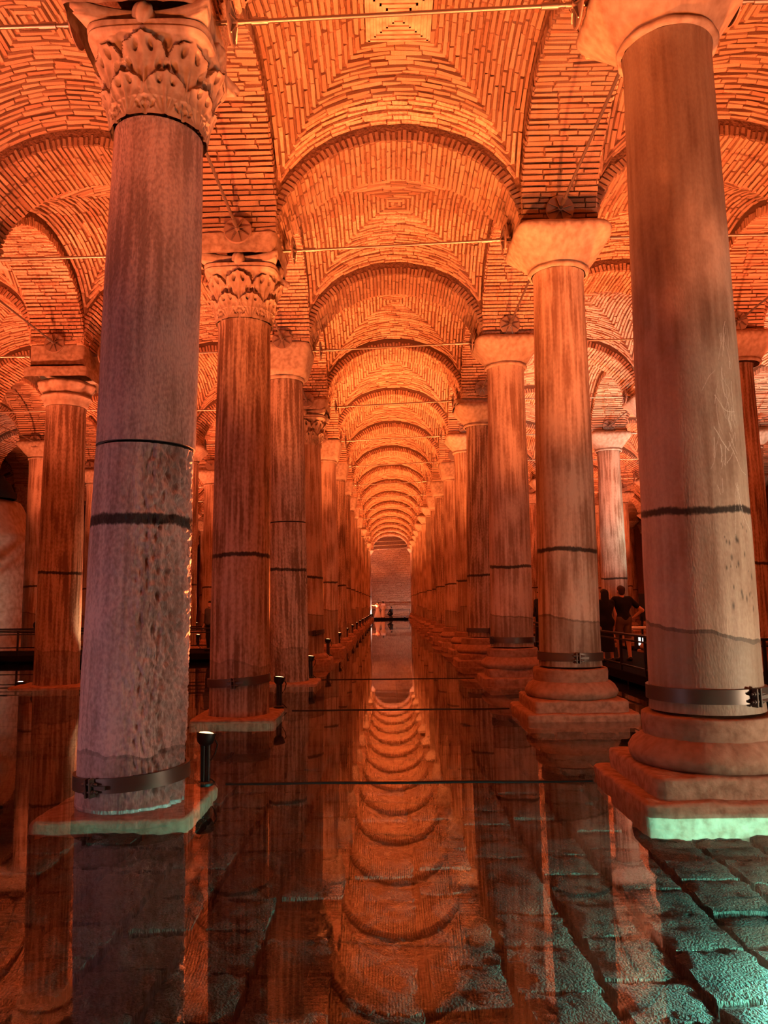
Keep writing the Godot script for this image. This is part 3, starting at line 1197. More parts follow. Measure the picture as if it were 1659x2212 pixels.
func build_columns() -> void:
	var caps := ["bowl", "bowl", "block", "bowl", "leaf", "bowl", "block"]
	for i in 8:
		for n in range(0, NLAST + 1):
			if n == 0 and (i < 3 or i > 4):
				continue
			if i == 0 and n == 6:
				continue                # there the column is cased in a pier
			rng.seed = 900 + i * 40 + n
			var kind: String = caps[rng.randi() % 7]
			var cap_y := rng.randf_range(6.3, 6.6)
			var dx := rng.randf_range(-0.06, 0.06)
			var dz := rng.randf_range(-0.1, 0.1)
			var lean := rng.randf_range(-0.006, 0.006)
			var look: String = ["veined", "streaked", "veined", "streaked", "smooth"][rng.randi() % 5]
			var shape := "smooth"
			var r0 := rng.randf_range(0.42, 0.46)
			var r1 := r0 - rng.randf_range(0.02, 0.05)
			var stack := i >= 4
			var half := 0.72
			var fine: bool = n <= 4 and i >= 2 and i <= 5
			var seed_ := n % 5
			var wide := 1.0
			var strap := 0.8
			var strap_turn := 0.0
			var special := ""
			if i >= 4:
				kind = "bowl" if rng.randf() < 0.85 else "block"
				cap_y = 6.62
				if kind == "block": cap_y = 6.42
			match [i, n]:
				[3, 1]: kind = "leaf"; cap_y = 5.93; dx = -0.03; dz = 0.0; lean = -0.018; look = "rough"; shape = "rough"; r0 = 0.452; r1 = 0.400; seed_ = 11; strap = 0.14; half = 0.62; special = "rough purplish marble column with carved leaf capital, nearest on the left"
				[3, 2]: kind = "leaf"; cap_y = 5.90; dx = -0.05; dz = 0.0; lean = -0.006; look = "streaked"; shape = "smooth"; r0 = 0.435; r1 = 0.395; strap = 0.46; half = 0.60; special = "second column left of the central aisle, leaf capital, thin square slab at its foot"
				[3, 3]: kind = "block"; cap_y = 6.40; dx = 0.08; dz = 0.0; lean = 0.018; look = "streaked"; shape = "rough"; seed_ = 3; r0 = 0.41; r1 = 0.385; strap = -1.0; half = 0.62; special = "third column left of the central aisle, grooved shaft with a plain block capital"
				[3, 4]: kind = "leaf"; cap_y = 5.95; look = "veined"; special = "fourth column left of the central aisle, dark carved leaf capital"
				[3, 5]: kind = "block"; cap_y = 6.38
				[4, 1]: kind = "bowl"; cap_y = 6.68; dx = 0.05; dz = 0.05; lean = 0.0; look = "smooth"; r0 = 0.458; r1 = 0.390; half = 0.80; strap = 0.77; strap_turn = -0.2; wide = 1.02; special = "big smooth marble column with pale scratches and plain bowl capital, nearest on the right"
				[4, 2]: kind = "bowl"; cap_y = 6.54; dx = -0.03; dz = 0.22; lean = -0.010; look = "veined"; r0 = 0.44; r1 = 0.375; half = 0.78; strap = 0.765; wide = 1.04; special = "second column right of the central aisle, veined shaft on stepped base, plain bowl capital"
				[4, 3]: kind = "bowl"; cap_y = 6.62; dx = -0.07; dz = 0.0; lean = -0.008; look = "veined"; r0 = 0.445; r1 = 0.39; half = 0.68; strap = 0.77; special = "third column right of the central aisle, plain bowl capital with a brick course above"
				[4, 4]: kind = "bowl"; cap_y = 6.45; dx = -0.15; lean = -0.02; look = "streaked"; r0 = 0.37; r1 = 0.365; special = "fourth column right of the central aisle, slim dark shaft with pale veins"
				[2, 3]: kind = "lobed"; cap_y = 5.90; dx = -0.01; lean = 0.0; look = "streaked"; r0 = 0.45; r1 = 0.405; strap = -1.0; special = "column with ringed lobed capital under a square slab, at the left by the walkway"
				[0, 7]: kind = "block"; cap_y = 5.40; dx = 0.0
				[5, 3]: kind = "bowl"; cap_y = 6.65; dx = 0.38; lean = 0.015; look = "streaked"; r0 = 0.29; r1 = 0.265; strap = -1.0; special = "slim dark column at the right edge, behind the big smooth one"
				[5, 5]: kind = "bowl"; cap_y = 6.62; dx = 0.10; look = "veined"; r0 = 0.44; r1 = 0.36; strap = -1.0
			var label := special
			if label == "":
				var what: String = {"bowl": "plain splayed capital", "block": "plain block capital", "leaf": "carved leaf capital", "lobed": "ringed capital"}[kind]
				label = "marble column with %s, %s from the front, %s" % [what, ORD[n], row_words(i)]
			var c := thing("column", label, "column", Vector3(RX[i] + dx, 0, zc(n) + dz), 0.0, "marble columns")
			var foot := 0.685 if stack else 0.02
			if not stack and n > 3: foot = 0.30
			if not stack and n == 1: foot = -0.03
			if stack:
				base_stack(c, half, fine)
			elif n <= 3:
				part("plinth", slab(half, half, -0.30, 0.035 if n > 1 else -0.03, 54, 0.02), c)
			else:
				part("plinth", slab(0.66, 0.66, -0.30, 0.18, 55, 0.03), c)
				part("base_drum", round_part("lowdrum", [Vector2(0.56, 0.16), Vector2(0.58, 0.22), Vector2(0.52, 0.29), Vector2(0.46, 0.31), Vector2(0.0, 0.31)], 32, 0.02, M.base), c)


			var turn := Basis(Vector3(0, 0, 1), lean)
			var turn_y := Basis(Vector3.UP, 0.0 if n < 3 else n * 1.7)
			var lean_t := Transform3D(Basis(Vector3(0, 0, 1), lean) * turn_y, Vector3.ZERO)
			var sm: MeshInstance3D
			var joint: float = 2.99 if i == 3 and n == 1 else 3.33 if i == 3 and n == 3 else 0.0
			if joint > 0.0:
				var rj := lerpf(r0, r1, pow((joint - foot) / (cap_y - foot), 0.85))
				sm = part("shaft", shaft_mesh(foot, joint - 0.012, r0, rj, shape, fine, seed_), c, M["shaft_" + look], lean_t)
				part("upper_shaft", shaft_mesh(joint + 0.012, cap_y, rj + 0.004, r1, shape + "_upper", fine, seed_), c, M["shaft_" + look], lean_t)
				part("mortar_joint", round_part("joint%d" % i, [Vector2(0, joint - 0.014), Vector2(rj - 0.035, joint - 0.014), Vector2(rj - 0.035, joint + 0.014), Vector2(0, joint + 0.014)], 40, 0.0, M.seam), c, null, lean_t)
			else:
				sm = part("shaft", shaft_mesh(foot, cap_y, r0, r1, shape, fine, seed_), c, M["shaft_" + look], lean_t)
			if strap > 0.0 and fine:
				var rs := r0 + 0.012
				var sp := part("steel_strap", strap_mesh(rs, 0.115), sm, null, Transform3D(Basis(Vector3(0, 0, 1), 0.0 if stack else 0.075), Vector3(0, strap, 0)))
				tag(sp, "grey steel band round the foot of the shaft")
				var at := PI - 0.40 if i == 3 and n == 1 else PI
				if i == 4 and n == 1: at = PI + 0.47
				var bs := Basis(Vector3.UP, at)
				part("clasp", clasp_mesh(), sm, null, sp.transform * Transform3D(bs, bs * Vector3(0, -0.01, -(rs + 0.01))))
			var holder := c
			capital(kind, c, cap_y, fine, wide)
			for k in c.get_children():
				if k.name.begins_with("capital"):
					k.position.x = -sin(lean) * cap_y

# ---------------------------------------------------------------- tie rods
func anchor_plate_mesh() -> ArrayMesh:
	if cache.has("plate"): return cache.plate
	var b := Bld.new()
	var turn := Basis(Vector3(1, 0, 0), PI / 2)        # disc across z, face towards +z
	b.lathe_hard([Vector2(0.21, 0.0), Vector2(0.21, 0.012), Vector2(0.195, 0.02), Vector2(0.0, 0.02)], 40, Vector3.ZERO, turn)
	b.lathe_hard([Vector2(0.04, 0.0), Vector2(0.04, 0.07), Vector2(0.0, 0.07)], 6, Vector3.ZERO, turn)
	cache.plate = b.mesh(M.plate)
	return cache.plate

func plate_rib_mesh() -> ArrayMesh:
	if cache.has("rib"): return cache.rib
	var b := Bld.new()
	var p := PackedVector3Array([Vector3(-0.006, 0.04, 0.018), Vector3(0.006, 0.04, 0.018), Vector3(0.006, 0.04, 0.06), Vector3(-0.006, 0.04, 0.06), Vector3(-0.006, 0.19, 0.018), Vector3(0.006, 0.19, 0.018), Vector3(0.006, 0.19, 0.03), Vector3(-0.006, 0.19, 0.03)])
	b.hexa(p)
	cache.rib = b.mesh(M.steel)
	return cache.rib

func tie_rod(a: Vector3, d: Vector3, label: String, group: String, detail: bool) -> void:
	var t := thing("tie_rod", label, "tie rod", a, 0.0, group)
	var v := d - a
	var u := v.normalized()
	var b := Bld.new()
	b.tube([u * -0.16, v + u * 0.16], 0.021, 10 if detail else 6)
	part("rod", b.mesh(M.steel), t)
	var key := "coupling"
	if detail:
		for k in 2:
			var c := Bld.new()
			var s := u if k == 0 else -u
			var o := Vector3.ZERO if k == 0 else v
			c.tube([o + s * 0.20, o + s * 0.36], 0.034, 12)
			part("coupling", c.mesh(M.steel), t)
			var c2 := Bld.new()
			c2.tube([o + s * 0.03, o + s * 0.13], 0.030, 6)
			part("nut", c2.mesh(M.steel), t)
	for k in 2:
		var face := u if k == 0 else -u
		var z := face
		z.y = 0
		z = z.normalized()
		var x := Vector3.UP.cross(z)
		var bs := Basis(x, Vector3.UP, z) * Basis(Vector3(1, 0, 0), 0.16 if absf(v.z) > absf(v.x) and a.y > 7.3 else 0.0)
		var pl := part("anchor_plate", anchor_plate_mesh(), t, null, Transform3D(bs, Vector3.ZERO if k == 0 else v))
		if detail:
			for r in 8:
				part("rib", plate_rib_mesh(), pl, null, Transform3D(Basis(Vector3(0, 0, 1), r * PI / 4 + 0.3), Vector3.ZERO))

func build_rods() -> void:
	for i in range(1, 6):
		for n in range(1, NLAST + 1):
			rng.seed = 3000 + i * 50 + n
			var y := rng.randf_range(-0.03, 0.03)
			var ya: float = [0.0, 7.10, 7.08, 7.13, 7.28, 7.26][i] + y
			var yb: float = [0.0, 7.12, 7.12, 7.26, 7.30, 7.28][i] + y
			tie_rod(Vector3(RX[i] + 0.735, ya, zc(n)), Vector3(RX[i + 1] - 0.735, yb, zc(n)), "steel tie rod crossing %s at the %s columns" % [bay_words(i), ORD[n]], "tie rods across the aisles", n <= 5)
	for i in range(1, 7):
		for n in range(1, NLAST):
			if n > 9 and (i < 2 or i > 5): continue
			var y := 7.14 if i < 4 else 7.40
			var o := 0.68 if i < 4 else A + 0.10
			tie_rod(Vector3(RX[i], y, zc(n) - o), Vector3(RX[i], y, zc(n + 1) + o), "tie rod between the %s and %s columns, %s" % [ORD[n], ORD[n + 1], row_words(i)], "tie rods along the rows", n <= 4)

# ---------------------------------------------------------------- lamps
func spot(at: Vector3, towards: Vector3, energy: float, angle: float, col: Color, size := 0.06, blend := 0.6) -> SpotLight3D:
	var l := SpotLight3D.new()
	l.name = numbered("spot_light")
	l.light_color = col
	l.light_energy = energy
	l.light_size = size
	l.spot_angle = angle
	l.spot_angle_attenuation = blend
	l.spot_range = 120.0
	l.spot_attenuation = 2.0
	l.shadow_enabled = true
	add_child(l)
	l.position = at
	var z := -towards.normalized()
	var x := (Vector3.UP if absf(z.y) < 0.9 else Vector3.RIGHT).cross(z).normalized()
	l.basis = Basis(x, z.cross(x), z)
	return l

func floodlight(at: Vector3, label: String, energy: float, col := LAMP_COLOR, lens: Material = null, aim := Vector3(0, 1, 0)) -> void:
	var t := thing("floodlight", label, "floodlight", at, 0.0, "uplights standing in the water")
	if not cache.has("lamp_post"):
		var b := Bld.new()
		b.soft_box(Vector3(-0.022, 0.20, 0), Vector3(0.036, 0.38, 0.07), 0.006)
		b.soft_box(Vector3(0.024, 0.20, 0), Vector3(0.036, 0.38, 0.07), 0.006)
		cache.lamp_post = b.mesh(M.black)
		var f := Bld.new()
		f.lathe_hard([Vector2(0.0, 0.0), Vector2(0.085, 0.0), Vector2(0.085, 0.02), Vector2(0.06, 0.035), Vector2(0.0, 0.035)], 24)
		cache.lamp_foot = f.mesh(M.black)
		var h := Bld.new()
		h.lathe([Vector2(0.0, -0.085), Vector2(0.04, -0.08), Vector2(0.07, -0.055), Vector2(0.082, -0.02), Vector2(0.085, 0.02)], 28)
		h.lathe_hard([Vector2(0.085, 0.02), Vector2(0.09, 0.02), Vector2(0.09, 0.035), Vector2(0.075, 0.035), Vector2(0.073, 0.02)], 28)
		cache.lamp_head = h.mesh(M.black)
		var l := Bld.new()
		l.lathe([Vector2(0.074, 0.024), Vector2(0.06, 0.038), Vector2(0.03, 0.044), Vector2(0.0, 0.046)], 28)
		cache.lamp_lens = l.mesh()
		var c := Bld.new()
		c.tube([Vector3(0.085, 0.40, 0), Vector3(0.11, 0.36, 0.01), Vector3(0.09, 0.28, 0.015), Vector3(0.05, 0.22, 0.02)], 0.008, 8)
		c.tube([Vector3(0.05, 0.06, 0.02), Vector3(0.09, 0.03, 0.03), Vector3(0.12, 0.0, 0.04)], 0.008, 8)
		cache.lamp_lead = c.mesh(M.cable)
	part("post", cache.lamp_post, t)
	part("foot", cache.lamp_foot, t)
	part("power_lead", cache.lamp_lead, t)
	var tilt := Basis(Quaternion(Vector3.UP, aim.normalized()))
	var hd := part("lamp_head", cache.lamp_head, t, null, Transform3D(tilt, Vector3(0, 0.43, 0)))
	part("lens", cache.lamp_lens, hd, lens if lens else M.lens)
	spot(at + Vector3(0, 0.43, 0) + tilt * Vector3(0, 0.06, 0), aim, energy, LAMP_ANGLE, col)

func build_lamps() -> void:
	for i in range(1, 7):
		for n in range(0, NLAST + 1):
			rng.seed = 5000 + i * 60 + n
			var at := Vector3(RX[i] + 0.46, 0.0, zc(n) - 0.56)
			if i < 4 and n <= 3: at.y = 0.035 if n > 1 else -0.03
			elif i < 4: at.y = 0.18
			if i >= 4:
				at = Vector3(RX[i] + 0.30, 0, zc(n) - 0.94)
			var e := LAMP_ENERGY * rng.randf_range(0.7, 1.25)
			if (i == 3 or i == 4) and n == 3: e *= 0.3
			if (i == 3 or i == 4) and n == 4: e *= 1.35
			if (i == 3 or i == 4) and n == 1: e *= 1.1
			if n == 0: e *= 0.62
			var col := LAMP_COLOR
			if i <= 2 or i >= 5:
				col = Color(1.0, 0.48, 0.29)
			floodlight(at, "black floodlight on a post %s the %s column, %s" % ["beside" if i < 4 else "behind", ORD[n], row_words(i)], e, col, null, Vector3(0.11, 1, -0.10) if i < 4 else Vector3(-0.03, 1, -0.08))

# ---------------------------------------------------------------- walkways
func railing(t: Node3D, a: Vector3, d: Vector3, gap: float, hgt: float, low := 0.12) -> void:
	var v := d - a
	var k := maxi(1, int(round(v.length() / gap)))
	for j in k + 1:
		var b := Bld.new()
		b.soft_box(a + v * (float(j) / k) + Vector3(0, hgt / 2 - 0.1, 0), Vector3(0.05, hgt + 0.2, 0.05), 0.006)
		part("post", b.mesh(M.rail), t)
	var r := Bld.new()
	var turn := Basis(Vector3.UP, atan2(-v.z, v.x))
	r.soft_box((a + d) / 2 + Vector3(0, hgt, 0), Vector3(v.length() + 0.06, 0.045, 0.07), 0.008, Color.WHITE, turn)
	part("top_rail", r.mesh(M.rail), t)
	for y in [hgt - 0.11, low]:
		var q := Bld.new()
		q.soft_box((a + d) / 2 + Vector3(0, y, 0), Vector3(v.length(), 0.03, 0.03), 0.005, Color.WHITE, turn)
		part("lower_rail", q.mesh(M.rail), t)

func deck(t: Node3D, x0: float, x1: float, z0: float, z1: float, y: float) -> void:
	var b := Bld.new()
	b.soft_box(Vector3((x0 + x1) / 2, y - 0.09, (z0 + z1) / 2), Vector3(x1 - x0, 0.18, absf(z1 - z0)), 0.012)
	part("deck", b.mesh(M.deck), t)
	var l := Bld.new()
	var nx := maxi(1, int((x1 - x0) / 2.4))
	var nz := maxi(1, int(absf(z1 - z0) / 2.4))
	for i in nx + 1:
		for j in nz + 1:
			if i > 0 and i < nx and j > 0 and j < nz: continue
			l.box(Vector3(lerpf(x0 + 0.1, x1 - 0.1, float(i) / nx), (y - 0.18 - 0.22) / 2, lerpf(z0 - 0.1, z1 + 0.1, float(j) / nz)), Vector3(0.09, y - 0.18 + 0.22, 0.09))
	part("support_leg", l.mesh(M.rail), t)

func build_walkways() -> void:
	var t := thing("walkway", "dark raised walkway with black railings among the columns on the right, people on it", "walkway", Vector3.ZERO)
	deck(t, 4.62, 6.75, -12.75, -34.0, 0.22)
	deck(t, 6.75, 12.0, -12.75, -15.0, 0.22)
	railing(t, Vector3(4.66, 0.22, -12.8), Vector3(4.66, 0.22, -33.8), 1.55, 0.72)
	railing(t, Vector3(4.66, 0.22, -12.8), Vector3(11.9, 0.22, -12.8), 1.5, 0.72)
	t = thing("walkway", "dark raised walkway crossing behind the columns on the left, with a thin black railing", "walkway", Vector3.ZERO)
	deck(t, -20.0, -5.0, -23.1, -25.4, 0.22)
	railing(t, Vector3(-20.0, 0.22, -23.2), Vector3(-5.1, 0.22, -23.2), 1.45, 0.72)
	railing(t, Vector3(-20.0, 0.22, -25.3), Vector3(-5.1, 0.22, -25.3), 2.9, 0.72)
	t = thing("walkway", "low platform with a dark railing across the far end of the central aisle", "walkway", Vector3.ZERO)
	deck(t, -1.75, 2.2, -79.2, -81.4, 0.16)
	railing(t, Vector3(-1.7, 0.16, -81.3), Vector3(2.15, 0.16, -81.3), 2.0, 0.85)
	# the plastered pier on the left and the unidentified dark shape on top of it
	var pb := Bld.new()
	var rows := []
	for p in [[-0.3, 2.22, 3.2], [4.35, 2.22, 3.2], [4.55, 2.16, 3.0], [5.75, 1.66, 2.6], [5.9, 1.58, 2.5], [5.92, 0.0, 2.5]]:
		rows.append(super_ring(p[1], p[2], p[0], 64))
	pb.sheet(rows, true, false)
	var pier := part("cased_pier", pb.mesh(M.plaster), self, null, Transform3D(Basis.IDENTITY, Vector3(RX[0] - 0.05, 0, zc(6))))
	tag(pier, "thick pale plastered pier with sloping shoulders at the left edge, behind the walkway", "pier")
	var cb := Bld.new()
	rows = []
	rng.seed = 8
	for p in [[0.0, 0.62], [0.25, 0.60], [0.35, 0.5], [0.6, 0.40], [0.8, 0.22], [0.95, 0.16], [1.0, 0.0]]:
		var row := super_ring(p[1], 2.6, p[0], 24)
		for i in 24: row[i] += Vector3(row[i].x, 0, row[i].z) * rng.randf_range(-0.08, 0.08)
		row[24] = row[0]
		rows.append(row)
	cb.sheet(rows, true, false)
	tag(part("dark_shape", cb.mesh(M.matt_black), self, null, Transform3D(Basis.IDENTITY, Vector3(RX[0] + 1.12, 5.925, zc(6) + 0.5))), "black pointed shape on top of the pale plastered pier", "dark_shape")
	# lit table and its light box on the right-hand walkway, a dark board behind
	t = thing("display_table", "low table with a brightly lit top behind the standing man on the right walkway", "table", Vector3(7.60, 0.22, -23.6))
	var b := Bld.new()
	b.soft_box(Vector3(0, 0.56, 0), Vector3(1.2, 0.06, 0.6), 0.01)
	part("tabletop", b.mesh(mat(Color(0.92, 0.86, 0.78), 0.5)), t)
	for q in [[-0.55, -0.25], [0.55, -0.25], [0.55, 0.25], [-0.55, 0.25]]:
		var l := Bld.new()
		l.box(Vector3(q[0], 0.265, q[1]), Vector3(0.06, 0.53, 0.06))
		part("leg", l.mesh(M.rail), t)
	b = Bld.new()
	b.box(Vector3(0, -0.15, 0), Vector3(1.25, 0.3, 0.9))
	part("plinth", b.mesh(M.deck), t)
	t = thing("light_box", "small black box with a row of bright slots below the lit table", "light box", Vector3(7.40, 0.22, -22.6))
	b = Bld.new()
	b.soft_box(Vector3(0, 0.2, 0), Vector3(0.62, 0.40, 0.22), 0.01)
	part("body", b.mesh(M.black), t)
	for k in 5:
		b = Bld.new()
		b.box(Vector3(-0.22 + k * 0.11, 0.22, 0.112), Vector3(0.06, 0.24, 0.012))
		part("lit_slot", b.mesh(M.white_lens), t)
	b = Bld.new()
	b.box(Vector3(0, -0.22, 0), Vector3(0.7, 0.44, 0.26))
	part("plinth", b.mesh(M.deck), t)
	t = thing("notice_board", "dark upright board on two legs beyond the lit table on the right", "board", Vector3(9.80, 0.0, -29.0))
	b = Bld.new()
	b.soft_box(Vector3(0, 1.35, 0), Vector3(1.0, 1.0, 0.06), 0.01)
	part("panel", b.mesh(M.black), t)
	for s in [-0.42, 0.42]:
		b = Bld.new()
		b.box(Vector3(s, 0.4, 0), Vector3(0.06, 1.2, 0.06))
		part("leg", b.mesh(M.rail), t)
	extra_lights()

func puck(at: Vector3, label: String, aim: Vector3, energy: float, angle: float, col: Color, group := "") -> void:
	var t := thing("uplight", label, "uplight", at, 0.0, group)
	var b := Bld.new()
	b.lathe_hard([Vector2(0.0, 0), Vector2(0.09, 0.0), Vector2(0.09, 0.05), Vector2(0.075, 0.06), Vector2(0.065, 0.05)], 20)
	part("body", b.mesh(M.black), t)
	b = Bld.new()
	b.lathe([Vector2(0.068, 0.052), Vector2(0.04, 0.062), Vector2(0.0, 0.066)], 20)
	part("lens", b.mesh(M.white_lens), t)
	spot(at + Vector3(0, 0.075, 0), aim, energy, angle, col, 0.06)

# light bar under the water's surface, hooded so that it shines along the floor
func water_bar(at: Vector3, turn: float, energy: float, label: String, hood := 0.34) -> void:
	var t := thing("underwater_light", label, "underwater light", at, turn)
	var b := Bld.new()
	b.soft_box(Vector3(0, -0.05, -0.03), Vector3(0.6, 0.10, 0.05), 0.004)
	b.box(Vector3(0, -0.018, hood / 2 - 0.01), Vector3(0.6, 0.005, hood + 0.04))
	part("housing", b.mesh(M.black), t)
	b = Bld.new()
	b.box(Vector3(0, -0.032, 0.0), Vector3(0.56, 0.012, 0.008))
	part("lens", b.mesh(M.teal_lens), t)
	var l := AreaLight3D.new()
	l.name = numbered("area_light")
	l.area_size = Vector2(0.56, 0.012)
	l.light_color = Color(0.52, 1.0, 0.90)
	l.light_energy = energy
	l.area_range = 40.0
	l.shadow_enabled = true
	add_child(l)
	var bs := Basis(Vector3.UP, turn)
	l.transform = Transform3D(Basis(Vector3.UP, turn + PI), at + bs * Vector3(0, -0.032, 0.008))

func teal_spot(at: Vector3, aim: Vector3, energy: float) -> void:
	var t := thing("uplight", "small teal spotlight on the edge of the viewer's walkway, aimed down at the paving", "spotlight", at)
	var tilt := Basis(Quaternion(Vector3.UP, aim.normalized()))
	var b := Bld.new()
	b.lathe_hard([Vector2(0.0, -0.16), Vector2(0.05, -0.16), Vector2(0.06, 0.0), Vector2(0.052, 0.0), Vector2(0.05, -0.02)], 20, Vector3.ZERO, tilt)
	part("body", b.mesh(M.black), t)
	b = Bld.new()
	b.lathe([Vector2(0.05, -0.02), Vector2(0.0, -0.015)], 20, Vector3.ZERO, tilt)
	part("lens", b.mesh(M.teal_lens), t)
	b = Bld.new()
	b.tube([tilt * Vector3(0, -0.1, 0), Vector3(0.05, -0.2, 0.15), Vector3(0.05, -0.62, 0.15)], 0.015, 8)
	part("bracket", b.mesh(M.black), t)
	spot(at + tilt * Vector3(0, 0.01, 0), aim, energy, 38.0, Color(0.80, 1.0, 0.80), 0.05, 1.0)

func extra_lights() -> void:
	water_bar(Vector3(2.85, -0.012, -4.25), PI + 0.05, 17.0, "hooded teal light bar under the water before the nearest right-hand column")
	water_bar(Vector3(2.05, -0.012, -3.45), -PI / 2 - 0.40, 21.0, "hooded teal light bar under the water at the right, shining across the paving")
	teal_spot(Vector3(2.9, 0.50, -1.9), Vector3(-1.2, -0.60, -1.75), 14.0)
	# white lamps of the visitors' walkways
	var white := Color(1.0, 0.93, 0.86)
	puck(Vector3(5.6, 0.35, -4.3), "white uplight low beside the viewer's walkway on the right", Vector3(-1.0, 0.50, -0.80), 20.0, 50, Color(1.0, 0.93, 0.80), "walkway uplights")
	puck(Vector3(-5.4, 0.35, -3.2), "pale lilac uplight low beside the viewer's walkway on the left", Vector3(0.9, 0.8, -0.9), 6.0, 50, Color(1.0, 0.86, 0.92), "walkway uplights")
	puck(Vector3(6.45, 0.22, -19.6), "white uplight set on the deck beside the standing man", Vector3(0.35, 1, -0.5), 60.0, 50, white, "walkway uplights")
	puck(Vector3(10.2, 0.0, -24.6), "white uplight at the foot of the pale columns beyond the lit table", Vector3(0.1, 1, -0.35), 60.0, 50, Color(0.93, 1.0, 0.92), "walkway uplights")
	puck(Vector3(-13.2, 0.22, -24.4), "white uplight on the left walkway beside the plastered pier", Vector3(-0.9, 0.8, -0.9), 18.0, 50, white, "walkway uplights")
	for sx in [-1.0, 1.0]:  # added pair that brightens the column's rims, for the broad light farther back
		puck(Vector3(RX[2] + sx * 1.0, -0.02, zc(3) - 0.55), "added white uplight in the water %s behind the ringed column" % ("left" if sx < 0 else "right"), Vector3(-sx * 0.45, 1, 0.10), 9.0, 28, Color(1.0, 0.85, 0.65), "walkway uplights")
	puck(Vector3(-1.5, 0.18, -78.6), "white uplight on the far platform by the last left column", Vector3(-0.25, 1, 0.15), 24.0, 60, Color(1.0, 0.9, 0.88), "walkway uplights")
	puck(Vector3(1.6, 0.18, -79.3), "white uplight on the far platform by the end wall", Vector3(-0.1, 1, -0.9), 14.0, 60, Color(1.0, 0.85, 0.8), "walkway uplights")

# ---------------------------------------------------------------- people
# surface nets over a smooth union of tapered capsules [a, b, radius a, radius b]
func blob(caps: Array, cell: float, k: float, b: Bld, clip_lo := -1e9, clip_hi := 1e9) -> void:
	var lo := Vector3(1e9, 1e9, 1e9)
	var hi := -lo
	for c in caps:
		for e in 2:
			var r: float = c[2 + e] + cell * 3.0
			lo = lo.min(c[e] - Vector3(r, r, r))
			hi = hi.max(c[e] + Vector3(r, r, r))
	lo.y = maxf(lo.y, clip_lo - cell * 2)
	hi.y = minf(hi.y, clip_hi + cell * 2)
	var nx := int((hi.x - lo.x) / cell) + 2
	var ny := int((hi.y - lo.y) / cell) + 2
	var nz := int((hi.z - lo.z) / cell) + 2
	var f := PackedFloat32Array()
	f.resize(nx * ny * nz)
	f.fill(1.0)
	for c in caps:
		var a: Vector3 = c[0]
		var d: Vector3 = c[1]
		var ra: float = c[2]
		var rb: float = c[3]
		var rm := maxf(ra, rb) + k + cell * 2.5
		var p0 := (a.min(d) - Vector3(rm, rm, rm) - lo) / cell
		var p1 := (a.max(d) + Vector3(rm, rm, rm) - lo) / cell
		var ad := d - a
		var l2 := maxf(ad.length_squared(), 1e-9)
		for z in range(maxi(0, int(p0.z)), mini(nz, int(p1.z) + 1)):
			for y in range(maxi(0, int(p0.y)), mini(ny, int(p1.y) + 1)):
				for x in range(maxi(0, int(p0.x)), mini(nx, int(p1.x) + 1)):
					var p := lo + Vector3(x, y, z) * cell
					var t := clampf((p - a).dot(ad) / l2, 0.0, 1.0)
					var dist := (p - a - ad * t).length() - lerpf(ra, rb, t)
					var q := (z * ny + y) * nx + x
					var o := f[q]
					var h := maxf(k - absf(o - dist), 0.0) / k
					f[q] = minf(o, dist) - h * h * k * 0.25
	if clip_lo > -1e8 or clip_hi < 1e8:
		for y in ny:
			var py := lo.y + y * cell
			var cut := maxf(clip_lo - py, py - clip_hi)
			for z in nz:
				for x in nx:
					var q := (z * ny + y) * nx + x
					f[q] = maxf(f[q], cut)
	var at := PackedInt32Array()
	at.resize(nx * ny * nz)
	at.fill(-1)
	var base := b.v.size()
	var steps := [1, nx, nx * ny]
	for z in nz - 1:
		for y in ny - 1:
			for x in nx - 1:
				var q := (z * ny + y) * nx + x
				var s := 0
				for e in 8:
					if f[q + (e & 1) + ((e >> 1) & 1) * nx + (e >> 2) * nx * ny] < 0.0: s += 1
				if s == 0 or s == 8: continue
				var sum := Vector3.ZERO
				var m := 0
				for e in 8:
					var fe := f[q + (e & 1) + ((e >> 1) & 1) * nx + (e >> 2) * nx * ny]
					for ax in 3:
						if (e >> ax) & 1: continue
						var g := e | (1 << ax)
						var fg := f[q + (g & 1) + ((g >> 1) & 1) * nx + (g >> 2) * nx * ny]
						if (fe < 0.0) != (fg < 0.0):
							var t := fe / (fe - fg)
							var p := Vector3(e & 1, (e >> 1) & 1, e >> 2)
							p[ax] += t
							sum += p
							m += 1
				at[q] = b.v.size()
				b.v.append(lo + (Vector3(x, y, z) + sum / m) * cell)
				var g0 := Vector3(f[q + 1] - f[q], f[q + nx] - f[q], f[q + nx * ny] - f[q])
				var q7 := q + 1 + nx + nx * ny
				g0 += Vector3(f[q7] - f[q7 - 1], f[q7] - f[q7 - nx], f[q7] - f[q7 - nx * ny])
				b.n.append(g0.normalized())
				b.c.append(Color.WHITE)
				b.uv.append(Vector2.ZERO)
	for z in range(1, nz - 1):
		for y in range(1, ny - 1):
			for x in range(1, nx - 1):
				var q := (z * ny + y) * nx + x
				for ax in 3:
					var q2: int = q + steps[ax]
					if (f[q] < 0.0) == (f[q2] < 0.0): continue
					var u: int = steps[(ax + 1) % 3]
					var w: int = steps[(ax + 2) % 3]
					var i0 := at[q - u - w]
					var i1 := at[q - w]
					var i2 := at[q]
					var i3 := at[q - u]
					if i0 < 0 or i1 < 0 or i2 < 0 or i3 < 0: continue
					if f[q] < 0.0:
						b.idx.append_array(PackedInt32Array([i0, i2, i1, i0, i3, i2]))
					else:
						b.idx.append_array(PackedInt32Array([i0, i1, i2, i0, i2, i3]))

